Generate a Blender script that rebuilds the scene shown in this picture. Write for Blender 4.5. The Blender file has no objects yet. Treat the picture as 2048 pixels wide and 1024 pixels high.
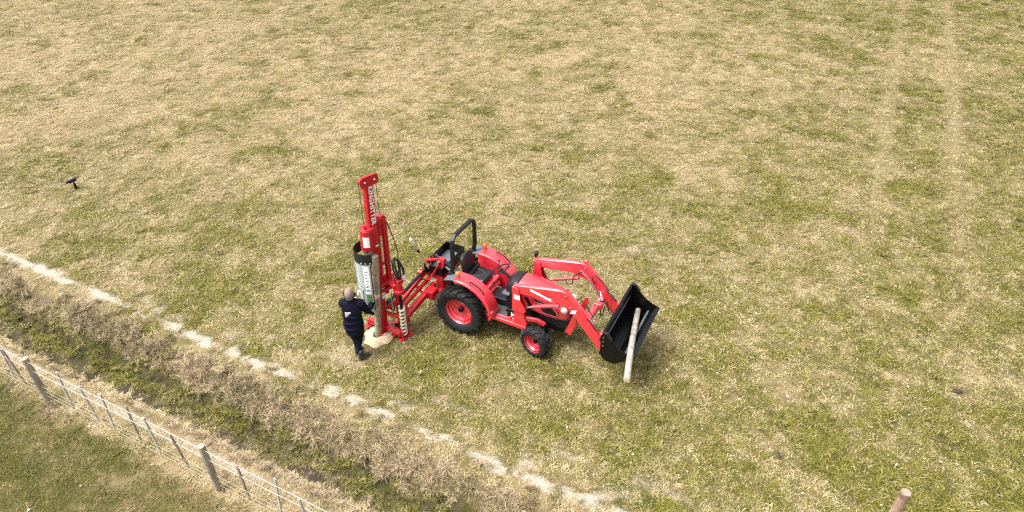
import bpy, bmesh, math, random
import numpy as np
from mathutils import Matrix, Vector

R = math.radians
SC = bpy.context.scene
COL = SC.collection
rng = np.random.default_rng(7)
random.seed(11)

# ------------------------------------------------------------------ camera, world, sun, exposure
cam_d = bpy.data.cameras.new('camera'); cam = bpy.data.objects.new('camera', cam_d); COL.objects.link(cam)
cam.location = (0, 0, 9.4); cam.rotation_euler = (R(90 - 35.9), 0, 0)
cam_d.sensor_width = 36.0; cam_d.lens = 36.0 * 1365 / 2048
cam_d.clip_end = 2000; cam_d.clip_start = 0.1
SC.camera = cam

SUN_EL, SUN_AZ = 62.0, 255.0      # azimuth clockwise from +Y
w = bpy.data.worlds.new('World'); SC.world = w; w.use_nodes = True
nt = w.node_tree; nt.nodes.clear()
sky = nt.nodes.new('ShaderNodeTexSky'); sky.sky_type = 'NISHITA'; sky.sun_disc = False
sky.sun_elevation = R(SUN_EL); sky.sun_rotation = R(SUN_AZ)
sky.air_density = 1.0; sky.dust_density = 6.0; sky.ozone_density = 1.0
hs = nt.nodes.new('ShaderNodeHueSaturation'); hs.inputs['Saturation'].default_value = 0.12
bg = nt.nodes.new('ShaderNodeBackground'); bg.inputs['Strength'].default_value = 0.13
wo = nt.nodes.new('ShaderNodeOutputWorld')
nt.links.new(sky.outputs[0], hs.inputs['Color']); nt.links.new(hs.outputs[0], bg.inputs[0]); nt.links.new(bg.outputs[0], wo.inputs[0])
sl = bpy.data.lights.new('sun', 'SUN'); sl.energy = 1.5; sl.angle = R(30); sl.color = (1.0, 0.95, 0.87)
so = bpy.data.objects.new('sun', sl); COL.objects.link(so); so.location = (0, 0, 40)
az, el = R(SUN_AZ), R(SUN_EL)
sd = Vector((math.sin(az) * math.cos(el), math.cos(az) * math.cos(el), math.sin(el)))
so.rotation_euler = (-sd).to_track_quat('-Z', 'Y').to_euler()
SC.view_settings.view_transform = 'Standard'; SC.view_settings.look = 'None'
SC.view_settings.gamma = 1.0; SC.view_settings.use_curve_mapping = False
SC.view_settings.exposure = 1.45
SC.cycles.use_denoising = False; SC.cycles.filter_width = 1.3
SC.cycles.max_bounces = 3; SC.cycles.diffuse_bounces = 1; SC.cycles.glossy_bounces = 2; SC.cycles.transmission_bounces = 1

# ------------------------------------------------------------------ material helpers
MAT = {}
def nodes_of(name):
    m = bpy.data.materials.new(name); m.use_nodes = True
    t = m.node_tree; b = t.nodes['Principled BSDF']
    return m, t, b
def N(t, kind, **kw):
    n = t.nodes.new(kind)
    for k, v in kw.items(): setattr(n, k, v)
    return n
def noise(t, scale, detail=4, rough=0.55, vec=None, dist=0.0):
    n = N(t, 'ShaderNodeTexNoise'); n.inputs['Scale'].default_value = scale
    n.inputs['Detail'].default_value = detail; n.inputs['Roughness'].default_value = rough
    n.inputs['Distortion'].default_value = dist
    if vec is not None: t.links.new(vec, n.inputs['Vector'])
    return n
def ramp(t, fac, stops):
    r = N(t, 'ShaderNodeValToRGB'); el_ = r.color_ramp.elements
    while len(el_) > 1: el_.remove(el_[-1])
    el_[0].position = stops[0][0]; el_[0].color = (*stops[0][1], 1)
    for p, c in stops[1:]:
        e = el_.new(p); e.color = (*c, 1)
    t.links.new(fac, r.inputs[0]); return r
def mixc(t, fac, a, b, mode='MIX'):
    m = N(t, 'ShaderNodeMix', data_type='RGBA', blend_type=mode)
    for sock, v in ((m.inputs[0], fac), (m.inputs[6], a), (m.inputs[7], b)):
        if hasattr(v, 'is_linked') or hasattr(v, 'links'): t.links.new(v, sock)
        elif isinstance(v, tuple): sock.default_value = (*v, 1)
        else: sock.default_value = v
    return m.outputs[2]
def math_(t, op, a, b=0.0, clamp=False):
    m = N(t, 'ShaderNodeMath', operation=op); m.use_clamp = clamp
    for i, v in enumerate((a, b)):
        if hasattr(v, 'links'): t.links.new(v, m.inputs[i])
        else: m.inputs[i].default_value = v
    return m.outputs[0]
def bump(t, b, h, strength, dist=0.02):
    n = N(t, 'ShaderNodeBump'); n.inputs['Strength'].default_value = strength; n.inputs['Distance'].default_value = dist
    t.links.new(h, n.inputs['Height']); t.links.new(n.outputs[0], b.inputs['Normal'])

def paint(name, col, rough=0.35, coat=0.0, dust=0.15, dustcol=(0.35, 0.27, 0.18), metal=0.0, scale=6.0, spec=0.5, cior=1.5):
    m, t, b = nodes_of(name)
    tc = N(t, 'ShaderNodeTexCoord')
    n1 = noise(t, scale, 6, 0.65, tc.outputs['Object'])
    n2 = noise(t, scale * 9, 3, 0.6, tc.outputs['Object'])
    f = math_(t, 'MULTIPLY', math_(t, 'SUBTRACT', n1.outputs[0], 0.42, True), dust * 3.0, True)
    f = math_(t, 'MULTIPLY', f, n2.outputs[0])
    c = mixc(t, f, col, dustcol)
    t.links.new(c, b.inputs['Base Color'])
    r = math_(t, 'ADD', math_(t, 'MULTIPLY', n1.outputs[0], 0.25), rough - 0.1, True)
    t.links.new(r, b.inputs['Roughness'])
    b.inputs['Metallic'].default_value = metal; b.inputs['Coat Weight'].default_value = coat
    b.inputs['Coat Roughness'].default_value = 0.3; b.inputs['Coat IOR'].default_value = cior; b.inputs['Specular IOR Level'].default_value = spec
    bump(t, b, n2.outputs[0], 0.04, 0.004)
    MAT[name] = m; return m
def wood(name, ca, cb, cc, axis=2, stretch=0.08):
    m, t, b = nodes_of(name)
    tc = N(t, 'ShaderNodeTexCoord'); mp = N(t, 'ShaderNodeMapping')
    sc = [1, 1, 1]; sc[axis] = stretch; mp.inputs['Scale'].default_value = sc
    t.links.new(tc.outputs['Object'], mp.inputs['Vector'])
    n1 = noise(t, 55, 6, 0.7, mp.outputs[0]); n2 = noise(t, 7, 4, 0.6, tc.outputs['Object'])
    r1 = ramp(t, n1.outputs[0], [(0.3, ca), (0.55, cb), (0.75, cc)])
    c = mixc(t, math_(t, 'MULTIPLY', math_(t, 'SUBTRACT', n2.outputs[0], 0.45, True), 3.2, True), r1.outputs[0], tuple(x * 0.45 for x in ca))
    t.links.new(c, b.inputs['Base Color']); b.inputs['Roughness'].default_value = 0.85
    bump(t, b, n1.outputs[0], 0.5, 0.006)
    MAT[name] = m; return m

paint('tractor_red', (0.60, 0.006, 0.026), 0.42, 1.0, 0.16, (0.5, 0.3, 0.22), spec=0.7, cior=1.8)
paint('machine_red', (0.43, 0.0025, 0.012), 0.38, 0.4, 0.10, (0.4, 0.2, 0.15), spec=0.45, cior=1.5)
paint('black_paint', (0.0025, 0.0025, 0.0032), 0.34, 0.0, 0.02, (0.05, 0.048, 0.045), spec=0.28)
paint('black_plastic', (0.007, 0.0075, 0.0105), 0.45, 0.0, 0.08, (0.08, 0.075, 0.07), spec=0.35)
paint('grey_plastic', (0.09, 0.105, 0.125), 0.5, 0.0, 0.1)
paint('rubber', (0.0065, 0.007, 0.0085), 0.6, 0.0, 0.45, (0.08, 0.075, 0.065), scale=9, spec=0.4)
paint('seat_vinyl', (0.009, 0.010, 0.014), 0.42, 0.0, 0.06, (0.1, 0.1, 0.1))
paint('chrome', (0.62, 0.64, 0.66), 0.22, 0, 0.05, metal=1.0)
paint('steel', (0.35, 0.34, 0.33), 0.42, 0, 0.3, metal=0.8)
paint('galvanised', (0.62, 0.66, 0.68), 0.5, 0, 0.1, metal=0.25)
paint('white_paint', (0.78, 0.78, 0.78), 0.5, 0, 0.05)
paint('cream_paint', (0.72, 0.66, 0.48), 0.5, 0, 0.25, (0.35, 0.22, 0.12), scale=14)
paint('green_panel', (0.13, 0.21, 0.085), 0.5, 0, 0.1)
paint('orange_lens', (0.75, 0.16, 0.02), 0.25, 0.3, 0.03)
paint('lamp_glass', (0.75, 0.77, 0.78), 0.15, 0.5, 0.05)
paint('floor_mat', (0.05, 0.053, 0.06), 0.8, 0, 0.8, (0.16, 0.14, 0.12), scale=10)
paint('navy_cloth', (0.0045, 0.005, 0.015), 0.85, 0, 0.05, (0.02, 0.02, 0.04), spec=0.15)
paint('dark_cloth', (0.006, 0.009, 0.018), 0.85, 0, 0.08, (0.03, 0.035, 0.05), spec=0.15)
paint('boot_leather', (0.012, 0.012, 0.015), 0.5, 0, 0.3)
paint('guard_metal', (0.36, 0.40, 0.41), 0.5, 0, 0.1, metal=0.2)
paint('skin', (0.72, 0.48, 0.40), 0.55, 0, 0.05, (0.6, 0.25, 0.18), spec=0.35)
paint('hair', (0.23, 0.165, 0.135), 0.8, 0, 0.5, (0.10, 0.07, 0.055), scale=30)
paint('muff_grey', (0.05, 0.06, 0.075), 0.5, 0, 0.05)
paint('red_mark', (0.40, 0.03, 0.02), 0.7, 0, 0.3)
paint('wire_metal', (0.50, 0.50, 0.48), 0.5, 0, 0.1, metal=0.3)
paint('wire_yellow', (0.36, 0.33, 0.21), 0.5, 0, 0.1, metal=0.1)
paint('batten_wood', (0.40, 0.385, 0.345), 0.85, 0, 0.9, (0.10, 0.08, 0.06), scale=5)
for _n in ('navy_cloth', 'dark_cloth'):
    _m = MAT[_n]; _t = _m.node_tree; _b = _t.nodes['Principled BSDF']; _tc = N(_t, 'ShaderNodeTexCoord')
    bump(_t, _b, noise(_t, 11, 3, 0.5, _tc.outputs['Object'], 1.2).outputs[0], 0.9, 0.06)
wood('post_wood', (0.22, 0.18, 0.12), (0.36, 0.30, 0.21), (0.50, 0.44, 0.33))
wood('grey_wood', (0.19, 0.165, 0.135), (0.36, 0.325, 0.275), (0.53, 0.49, 0.43))
wood('fence_wood', (0.18, 0.15, 0.115), (0.31, 0.265, 0.21), (0.46, 0.40, 0.33))
wood('end_grain', (0.36, 0.27, 0.17), (0.46, 0.36, 0.24), (0.55, 0.45, 0.32), 2, 1.0)
wood('grey_end', (0.20, 0.165, 0.13), (0.27, 0.23, 0.185), (0.35, 0.30, 0.25), 2, 1.0)
wood('red_wood', (0.22, 0.12, 0.08), (0.33, 0.22, 0.16), (0.46, 0.34, 0.26))
wood('pale_wood', (0.60, 0.42, 0.20), (0.70, 0.52, 0.28), (0.76, 0.60, 0.36))

# ------------------------------------------------------------------ mesh helpers
def finish(bm, ang=0.6):
    bmesh.ops.recalc_face_normals(bm, faces=bm.faces)
    for f in bm.faces: f.smooth = True
    for e in bm.edges:
        if len(e.link_faces) == 2:
            e.smooth = e.calc_face_angle(0) < ang
        else: e.smooth = False
def obj(name, bm, mat, parent=None, bev=0.0, mtx=None, keep=False):
    if mtx is not None: bm.transform(mtx)
    finish(bm)
    me = bpy.data.meshes.new(name); bm.to_mesh(me)
    if not keep: bm.free()
    o = bpy.data.objects.new(name, me); COL.objects.link(o)
    me.materials.append(MAT[mat] if isinstance(mat, str) else mat)
    if parent is not None: o.parent = parent
    if bev > 0:
        b = o.modifiers.new('bevel', 'BEVEL'); b.width = bev; b.segments = 2; b.limit_method = 'ANGLE'; b.angle_limit = R(40)
    return o
def tag(o, label, cat=None, group=None, kind=None):
    if label: o['label'] = label
    if cat: o['category'] = cat
    if group: o['group'] = group
    if kind: o['kind'] = kind
    return o
def empty(name, loc, rz=0.0):
    o = bpy.data.objects.new(name, None); COL.objects.link(o); o.empty_display_size = 0.2
    o.location = loc; o.rotation_euler = (0, 0, rz); return o
def B(): return bmesh.new()
def box(bm, c, s, rot=None):
    m = Matrix.Translation(c)
    if rot is not None: m = m @ rot
    bmesh.ops.create_cube(bm, size=1.0, matrix=m @ Matrix.Diagonal((s[0], s[1], s[2], 1))); return bm
def prism(bm, pts, y0, y1, plane='xz'):
    """closed polygon in a plane, extruded along the third axis"""
    def P(a, b, c):
        return {'xz': (a, c, b), 'yz': (c, a, b), 'xy': (a, b, c)}[plane]
    v0 = [bm.verts.new(P(a, b, y0)) for a, b in pts]; v1 = [bm.verts.new(P(a, b, y1)) for a, b in pts]
    bm.faces.new(v0); bm.faces.new(v1[::-1]); n = len(pts)
    for i in range(n): bm.faces.new((v0[i], v0[(i + 1) % n], v1[(i + 1) % n], v1[i]))
    return bm
def frames(pts):
    pts = [Vector(p) for p in pts]; out = []; up = None
    for i, p in enumerate(pts):
        d = (pts[min(i + 1, len(pts) - 1)] - pts[max(i - 1, 0)]).normalized()
        if up is None:
            up = Vector((0, 0, 1)) if abs(d.z) < 0.9 else Vector((0, 1, 0))
        sx = d.cross(up)
        if sx.length < 1e-5: sx = d.cross(Vector((1, 0, 0)))
        sx.normalize(); up = sx.cross(d).normalized(); out.append((p, sx, up))
    return out
def tube(bm, pts, r, seg=10, ry=None):
    """round (or elliptical) tube through points; r may be a list"""
    fr = frames(pts); rings = []
    for i, (p, a, b) in enumerate(fr):
        ra = r[i] if isinstance(r, (list, tuple)) else r
        rb = ra if ry is None else (ry[i] if isinstance(ry, (list, tuple)) else ry)
        rings.append([bm.verts.new(p + a * (ra * math.cos(2 * math.pi * k / seg)) + b * (rb * math.sin(2 * math.pi * k / seg))) for k in range(seg)])
    for q in range(len(rings) - 1):
        for k in range(seg):
            bm.faces.new((rings[q][k], rings[q][(k + 1) % seg], rings[q + 1][(k + 1) % seg], rings[q + 1][k]))
    bm.faces.new(rings[0][::-1]); bm.faces.new(rings[-1]); return bm
def bar(bm, pts, wx, wz):
    """rectangular bar through points"""
    fr = frames(pts); rings = []
    for p, a, b in fr:
        rings.append([bm.verts.new(p + a * (sx * wx / 2) + b * (sz * wz / 2)) for sx, sz in ((-1, -1), (1, -1), (1, 1), (-1, 1))])
    for q in range(len(rings) - 1):
        for k in range(4):
            bm.faces.new((rings[q][k], rings[q][(k + 1) % 4], rings[q + 1][(k + 1) % 4], rings[q + 1][k]))
    bm.faces.new(rings[0][::-1]); bm.faces.new(rings[-1]); return bm
def lathe(bm, prof, seg=32, axis='y', a0=0, a1=2 * math.pi, closed=True):
    """prof = (radius, along) list, revolved about the axis through the origin"""
    n = seg if closed else seg + 1; rings = []
    for k in range(n):
        a = a0 + (a1 - a0) * k / seg; ca, sa = math.cos(a), math.sin(a)
        rings.append([bm.verts.new({'y': (r * ca, h, r * sa), 'z': (r * ca, r * sa, h), 'x': (h, r * ca, r * sa)}[axis]) for r, h in prof])
    for k in range(n if closed else seg):
        A, Bq = rings[k], rings[(k + 1) % n]
        for i in range(len(prof) - 1): bm.faces.new((A[i], A[i + 1], Bq[i + 1], Bq[i]))
    return bm
def cyl(bm, p0, p1, r, seg=14): return tube(bm, [p0, p1], r, seg)
def loft(bm, rings, cap=True):
    vs = [[bm.verts.new(p) for p in r] for r in rings]; n = len(vs[0])
    for q in range(len(vs) - 1):
        for k in range(n): bm.faces.new((vs[q][k], vs[q][(k + 1) % n], vs[q + 1][(k + 1) % n], vs[q + 1][k]))
    if cap: bm.faces.new(vs[0][::-1]); bm.faces.new(vs[-1])
    return bm
def sheet(bm, path, y0, y1, th):
    """thick strip: path of (x,z), extruded in y, thickness inward to the left of the path"""
    n = len(path); nrm = []
    for i in range(n):
        a = path[max(i - 1, 0)]; b = path[min(i + 1, n - 1)]
        dx, dz = b[0] - a[0], b[1] - a[1]; l = math.hypot(dx, dz); nrm.append((-dz / l, dx / l))
    pts = list(path) + [(path[i][0] + nrm[i][0] * th, path[i][1] + nrm[i][1] * th) for i in range(n - 1, -1, -1)]
    for i in range(n - 1):   # quads, so a curved strip stays clean
        j = 2 * n - 1 - i
        q = [pts[i], pts[i + 1], pts[j - 1], pts[j]]
        v0 = [bm.verts.new((a, y0, b)) for a, b in q]; v1 = [bm.verts.new((a, y1, b)) for a, b in q]
        bm.faces.new(v0); bm.faces.new(v1[::-1])
        bm.faces.new((v0[0], v0[1], v1[1], v1[0])); bm.faces.new((v0[2], v0[3], v1[3], v1[2]))
        if i == 0: bm.faces.new((v0[3], v0[0], v1[0], v1[3]))
        if i == n - 2: bm.faces.new((v0[1], v0[2], v1[2], v1[1]))
    bmesh.ops.remove_doubles(bm, verts=bm.verts, dist=1e-5)
    return bm
def text_obj(name, s, size, mtx, mat, parent, bold=0.0, sx=1.0, ext=0.002, spc=1.0):
    cu = bpy.data.curves.new('t', 'FONT'); cu.body = s; cu.size = size; cu.extrude = ext; cu.offset = bold
    cu.space_character = spc; cu.align_x = 'CENTER'; cu.align_y = 'CENTER'; cu.resolution_u = 3
    o = bpy.data.objects.new('t', cu); COL.objects.link(o)
    dg = bpy.context.evaluated_depsgraph_get(); me = bpy.data.meshes.new_from_object(o.evaluated_get(dg))
    bpy.data.objects.remove(o); bpy.data.curves.remove(cu)
    me.transform(mtx @ Matrix.Diagonal((sx, 1, 1, 1))); me.name = name; me.materials.clear(); me.materials.append(MAT[mat])
    o = bpy.data.objects.new(name, me); COL.objects.link(o); o.parent = parent; return o
def basis(x, y, z, loc):
    m = Matrix.Identity(4)
    for i, v in enumerate((x, y, z)):
        for k in range(3): m[k][i] = v[k]
    m.translation = loc; return m
def remesh(name, bm, mat, parent, vox, smooth=6):
    """fuse overlapping closed shapes into one continuous skin"""
    bmesh.ops.recalc_face_normals(bm, faces=bm.faces)
    me = bpy.data.meshes.new(name + '_src'); bm.to_mesh(me); bm.free()
    o = bpy.data.objects.new(name + '_src', me); COL.objects.link(o)
    m = o.modifiers.new('r', 'REMESH'); m.mode = 'VOXEL'; m.voxel_size = vox; m.use_smooth_shade = True
    s = o.modifiers.new('s', 'SMOOTH'); s.factor = 0.5; s.iterations = smooth
    dg = bpy.context.evaluated_depsgraph_get(); dg.update()
    out = bpy.data.meshes.new_from_object(o.evaluated_get(dg)); out.name = name
    bpy.data.objects.remove(o); bpy.data.meshes.remove(me)
    out.materials.clear(); out.materials.append(MAT[mat])
    for p in out.polygons: p.use_smooth = True
    q = bpy.data.objects.new(name, out); COL.objects.link(q)
    if parent is not None: q.parent = parent
    return q
def ellipsoid(bm, c, s, rot=None, u=16, v=10):
    m = Matrix.Translation(c)
    if rot is not None: m = m @ rot
    bmesh.ops.create_uvsphere(bm, u_segments=u, v_segments=v, radius=1.0, matrix=m @ Matrix.Diagonal((s[0], s[1], s[2], 1))); return bm

# ------------------------------------------------------------------ the ground: (s,t) run along and across the ditch
DA = R(-26.6)
DS = np.array([math.cos(DA), math.sin(DA)]); DT = np.array([-DS[1], DS[0]])
def st2xy(s, t): return s * DS[0] + t * DT[0], s * DS[1] + t * DT[1]
def xy2st(x, y): return x * DS[0] + y * DS[1], x * DT[0] + y * DT[1]
_perm = rng.random((256, 256))
def vnoise(x, y):
    xi = np.floor(x).astype(int); yi = np.floor(y).astype(int); fx = x - xi; fy = y - yi
    fx = fx * fx * (3 - 2 * fx); fy = fy * fy * (3 - 2 * fy)
    g = lambda a, b: _perm[a % 256, b % 256]
    return (g(xi, yi) * (1 - fx) + g(xi + 1, yi) * fx) * (1 - fy) + (g(xi, yi + 1) * (1 - fx) + g(xi + 1, yi + 1) * fx) * fy
def fbm(x, y, sc, oc=4, off=0.0):
    o = 0; a = 0.5; tot = 0
    for i in range(oc):
        o = o + a * vnoise(x * sc + off + 17.3 * i, y * sc + off * 1.7 + 9.1 * i); tot += a; a *= 0.5; sc *= 2.03
    return o / tot
def sstep(a, b, x):
    k = np.clip((x - a) / (b - a), 0, 1); return k * k * (3 - 2 * k)
def height(s, t):
    wob = (fbm(s, t * 0.3, 0.5, 3, 3.0) - 0.5) * 0.35
    tt = t + wob * sstep(4.0, 4.6, t) * (1 - sstep(6.2, 7.0, t))
    z = np.interp(tt, [-999, 4.34, 4.46, 4.64, 4.78, 5.12, 5.26, 5.55, 5.82, 6.0, 999], [0, 0, -0.05, -0.48, -0.63, -0.65, -0.57, -0.28, -0.07, 0, 0])
    inb = sstep(4.3, 4.7, t) * (1 - sstep(5.9, 6.4, t))
    z = z + (fbm(s, t, 2.2, 3, 5.0) - 0.5) * (0.03 + 0.16 * inb) + (fbm(s, t, 0.35, 2, 8.0) - 0.5) * 0.05
    return z
def fields(s, t):
    """dry 0..1 (green to straw) and bare 0..1 over the ground"""
    x, y = st2xy(s, t)
    big = fbm(x, y, 0.13, 3, 1.0); mid = fbm(x, y, 0.55, 3, 2.0); sm = fbm(x, y, 2.0, 3, 4.0)
    fin = fbm(x, y, 5.5, 2, 6.0)
    dry = 0.445 + 0.46 * (big - 0.5) + 0.55 * (mid - 0.5) + 0.95 * (sm - 0.5) + 1.0 * (fin - 0.5)
    dry += 0.20 * sstep(10, 22, y) * (1 - sstep(5, 14, x)) - 0.24 * sstep(5, 13, x - 0.35 * (y - 10)) - 0.24 * (1 - sstep(5.5, 11, y)) * sstep(0, 6, x)  # greener to the right; extra green there paints in the frame's corner darkening
    dry -= 0.10 * sstep(6.3, 8, t) * (1 - sstep(9, 11, t))
    # beyond the fence: greener, partly to paint in the darkened view corner
    dry = np.where(t < 3.75, dry - 0.14, dry)
    dry += 0.55 * sstep(3.5, 3.9, t) * (1 - sstep(4.7, 4.85, t))
    dry += 0.36 * sstep(5.45, 5.7, t) * (1 - sstep(6.0, 6.4, t)) - 0.45 * sstep(4.95, 5.1, t) * (1 - sstep(5.35, 5.6, t))
    # small fresh green tussocks
    tus = sstep(0.64, 0.80, fbm(x, y, 1.15, 2, 31.0)); dry -= 0.42 * tus
    # wheel ruts that run away up the field
    bend = 0.018 * np.clip(30 - t, 0, 30) ** 1.6 * 0.05
    r1 = np.exp(-((s - 1.72 + bend * 0.3) / 0.27) ** 2) + np.exp(-((s - 3.62 - bend) / 0.29) ** 2)
    r1 = r1 * sstep(9, 24, t)
    dry = dry + (0.76 - dry) * 0.75 * np.clip(r1, 0, 1)
    wv = (fbm(s, t * 0, 0.45, 3, 12.0) - 0.5) * 0.35
    k = fbm(s, t, 1.6, 3, 21.0)
    b = np.exp(-((t - 6.28 - wv * 0.7 - 0.22 * (fbm(s, t, 4.5, 2, 91.0) - 0.5)) / (0.06 + 0.10 * fbm(s, t * 0, 0.8, 2, 61.0))) ** 2) * (0.42 - 0.2 * sstep(-12, -8, s) + (0.58 + 0.2 * sstep(-12, -8, s)) * sstep(0.30 + 0.06 * sstep(-12, -8, s), 0.62, fbm(s, t, 4.2, 3, 41.0))) * (0.7 + 0.3 * sstep(0.25, 0.5, fbm(s, t * 0, 0.7, 2, 43.0))) * 1.25
    b += 0.40 * np.exp(-((t - 7.0 - wv * 1.6) / 0.13) ** 2) * sstep(0.48, 0.66, k) * sstep(-11, -9, s)
    b += 0.62 * np.exp(-((t - 4.24 - wv * 0.3) / 0.11) ** 2) * (0.4 + 0.6 * sstep(0.3, 0.6, k))
    b += 0.17 * r1
    b += 0.55 * np.exp(-((t - 6.45) / 0.38) ** 2) * sstep(0.60, 0.74, fbm(s, t, 2.3, 3, 131.0)) * (t > 5.95)
    mud_dark = sstep(4.62, 4.8, t) * (1 - sstep(5.0, 5.2, t - 0.05 + 0.5 * (k - 0.5))) * (0.6 + 0.45 * sstep(0.35, 0.6, sm))
    bankm = 0.7 * sstep(5.12, 5.3, t) * (1 - sstep(5.72, 5.95, t)) * sstep(0.3, 0.55, fin)  # bank ground darkened too, for dark gaps between the tufts
    mud_dark = np.maximum(mud_dark, bankm)
    # churned pale patches in the open field
    b += 0.5 * np.exp(-(((x - 3.05) / 0.5) ** 2 + ((y - 13.25) / 0.3) ** 2)) * sstep(0.4, 0.6, sm)
    return np.clip(dry, -0.2, 1.25), np.clip(b, 0, 1), np.clip(mud_dark, 0, 1)

def axis_steps(segs):
    out = [segs[0][0]]
    for a, b, d in segs:
        n = max(1, int(round((b - a) / d))); out += list(a + (b - a) * (np.arange(n) + 1) / n)
    return np.array(out)
ss = axis_steps([(-600, -120, 60), (-120, -32, 6), (-32, 16, 0.14), (16, 60, 4), (60, 600, 60)])
ts = axis_steps([(-300, -60, 40), (-60, 0, 5), (0, 3.4, 0.2), (3.4, 7.6, 0.06), (7.6, 20, 0.15), (20, 48, 0.3), (48, 120, 8), (120, 900, 80)])
S, T = np.meshgrid(ss, ts, indexing='ij')
Z = height(S, T); X, Y = st2xy(S, T)
dry, bare, mud_dark = fields(S, T)
nv_s, nv_t = S.shape
idx = np.arange(nv_s * nv_t).reshape(nv_s, nv_t)
quads = np.stack([idx[:-1, :-1], idx[1:, :-1], idx[1:, 1:], idx[:-1, 1:]], -1).reshape(-1, 4)
me = bpy.data.meshes.new('field')
me.from_pydata(np.stack([X, Y, Z], -1).reshape(-1, 3).tolist(), [], quads.tolist())
for nm, arr in (('dry', dry), ('bare', bare), ('mud_dark', mud_dark)):
    a = me.attributes.new(nm, 'FLOAT', 'POINT'); a.data.foreach_set('value', arr.astype(np.float32).ravel())
for p in me.polygons: p.use_smooth = True
field = bpy.data.objects.new('field', me); COL.objects.link(field); field['kind'] = 'structure'

GREEN_A, GREEN_B = (0.035, 0.037, 0.008), (0.085, 0.080, 0.018)
STRAW_A, STRAW_B = (0.15, 0.105, 0.048), (0.32, 0.245, 0.135)
def ground_material():
    m, t, b = nodes_of('turf_ground')
    geo = N(t, 'ShaderNodeNewGeometry'); pos = geo.outputs['Position']
    at = {}
    for nm in ('dry', 'bare', 'mud_dark'):
        a = N(t, 'ShaderNodeAttribute'); a.attribute_name = nm; at[nm] = a.outputs['Fac']
    n1 = noise(t, 9, 5, 0.7, pos); n2 = noise(t, 42, 4, 0.7, pos, 0.6); n3 = noise(t, 120, 2, 0.6, pos)
    d = math_(t, 'ADD', at['dry'], math_(t, 'MULTIPLY', math_(t, 'SUBTRACT', n1.outputs[0], 0.5), 1.3))
    d = math_(t, 'ADD', d, math_(t, 'MULTIPLY', math_(t, 'SUBTRACT', n2.outputs[0], 0.5), 1.2), True)
    g = mixc(t, n2.outputs[0], GREEN_A, GREEN_B); s_ = mixc(t, n2.outputs[0], STRAW_A, STRAW_B)
    c = mixc(t, d, g, s_)
    soil = ramp(t, n2.outputs[0], [(0.32, (0.21, 0.165, 0.11)), (0.5, (0.38, 0.325, 0.255)), (0.68, (0.58, 0.52, 0.435))])
    bf = math_(t, 'ADD', at['bare'], math_(t, 'MULTIPLY', math_(t, 'SUBTRACT', n2.outputs[0], 0.5), 1.3))
    bf = math_(t, 'MULTIPLY', math_(t, 'SUBTRACT', bf, 0.22), 1.7, True)
    bf = math_(t, 'MULTIPLY', bf, math_(t, 'MULTIPLY', at['bare'], 8.0, True))
    c = mixc(t, bf, c, soil.outputs[0])
    mf = math_(t, 'MULTIPLY', at['mud_dark'], math_(t, 'ADD', n1.outputs[0], 0.35), True)
    c = mixc(t, mf, c, mixc(t, n2.outputs[0], (0.022, 0.017, 0.013), (0.085, 0.068, 0.054)))
    t.links.new(c, b.inputs['Base Color']); b.inputs['Roughness'].default_value = 0.95; b.inputs['Specular IOR Level'].default_value = 0.15
    h = math_(t, 'ADD', math_(t, 'MULTIPLY', n1.outputs[0], 0.6), math_(t, 'ADD', math_(t, 'MULTIPLY', n2.outputs[0], 0.5), math_(t, 'MULTIPLY', n3.outputs[0], 0.25)))
    bump(t, b, h, 0.8, 0.05)
    MAT['turf_ground'] = m; return m
field.data.materials.append(ground_material())

# ------------------------------------------------------------------ grass: many bent blades in turf patches, scattered as stuff
def blade_material(name, ga, gb, sa, sb):
    m, t, b = nodes_of(name)
    ia = N(t, 'ShaderNodeAttribute', attribute_type='INSTANCER'); ia.attribute_name = 'dry'
    ra = N(t, 'ShaderNodeAttribute', attribute_type='GEOMETRY'); ra.attribute_name = 'rnd'
    geo = N(t, 'ShaderNodeNewGeometry')
    n1 = noise(t, 7, 3, 0.6, geo.outputs['Position'])
    sep = N(t, 'ShaderNodeSeparateColor'); t.links.new(ra.outputs['Color'], sep.inputs[0])
    d = math_(t, 'ADD', ia.outputs['Fac'], math_(t, 'MULTIPLY', math_(t, 'SUBTRACT', sep.outputs[0], 0.5), 1.15))
    d = math_(t, 'ADD', d, math_(t, 'MULTIPLY', math_(t, 'SUBTRACT', n1.outputs[0], 0.5), 1.5), True)
    g = mixc(t, sep.outputs[1], ga, gb); s_ = mixc(t, sep.outputs[1], sa, sb)
    c = mixc(t, d, g, s_)
    t.links.new(c, b.inputs['Base Color']); b.inputs['Roughness'].default_value = 0.7; b.inputs['Specular IOR Level'].default_value = 0.25
    MAT[name] = m; return m
blade_material('turf_blades', (0.072, 0.072, 0.008), (0.20, 0.18, 0.027), (0.26, 0.184, 0.084), (0.62, 0.495, 0.32))
blade_material('paddock_blades', (0.038, 0.042, 0.005), (0.115, 0.105, 0.015), (0.13, 0.09, 0.036), (0.36, 0.27, 0.135))  # darker paddock grass; part of the darkness is corner shade put into colour
blade_material('bank_blades', (0.040, 0.050, 0.006), (0.13, 0.125, 0.018), (0.15, 0.096, 0.05), (0.64, 0.495, 0.335))

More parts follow.
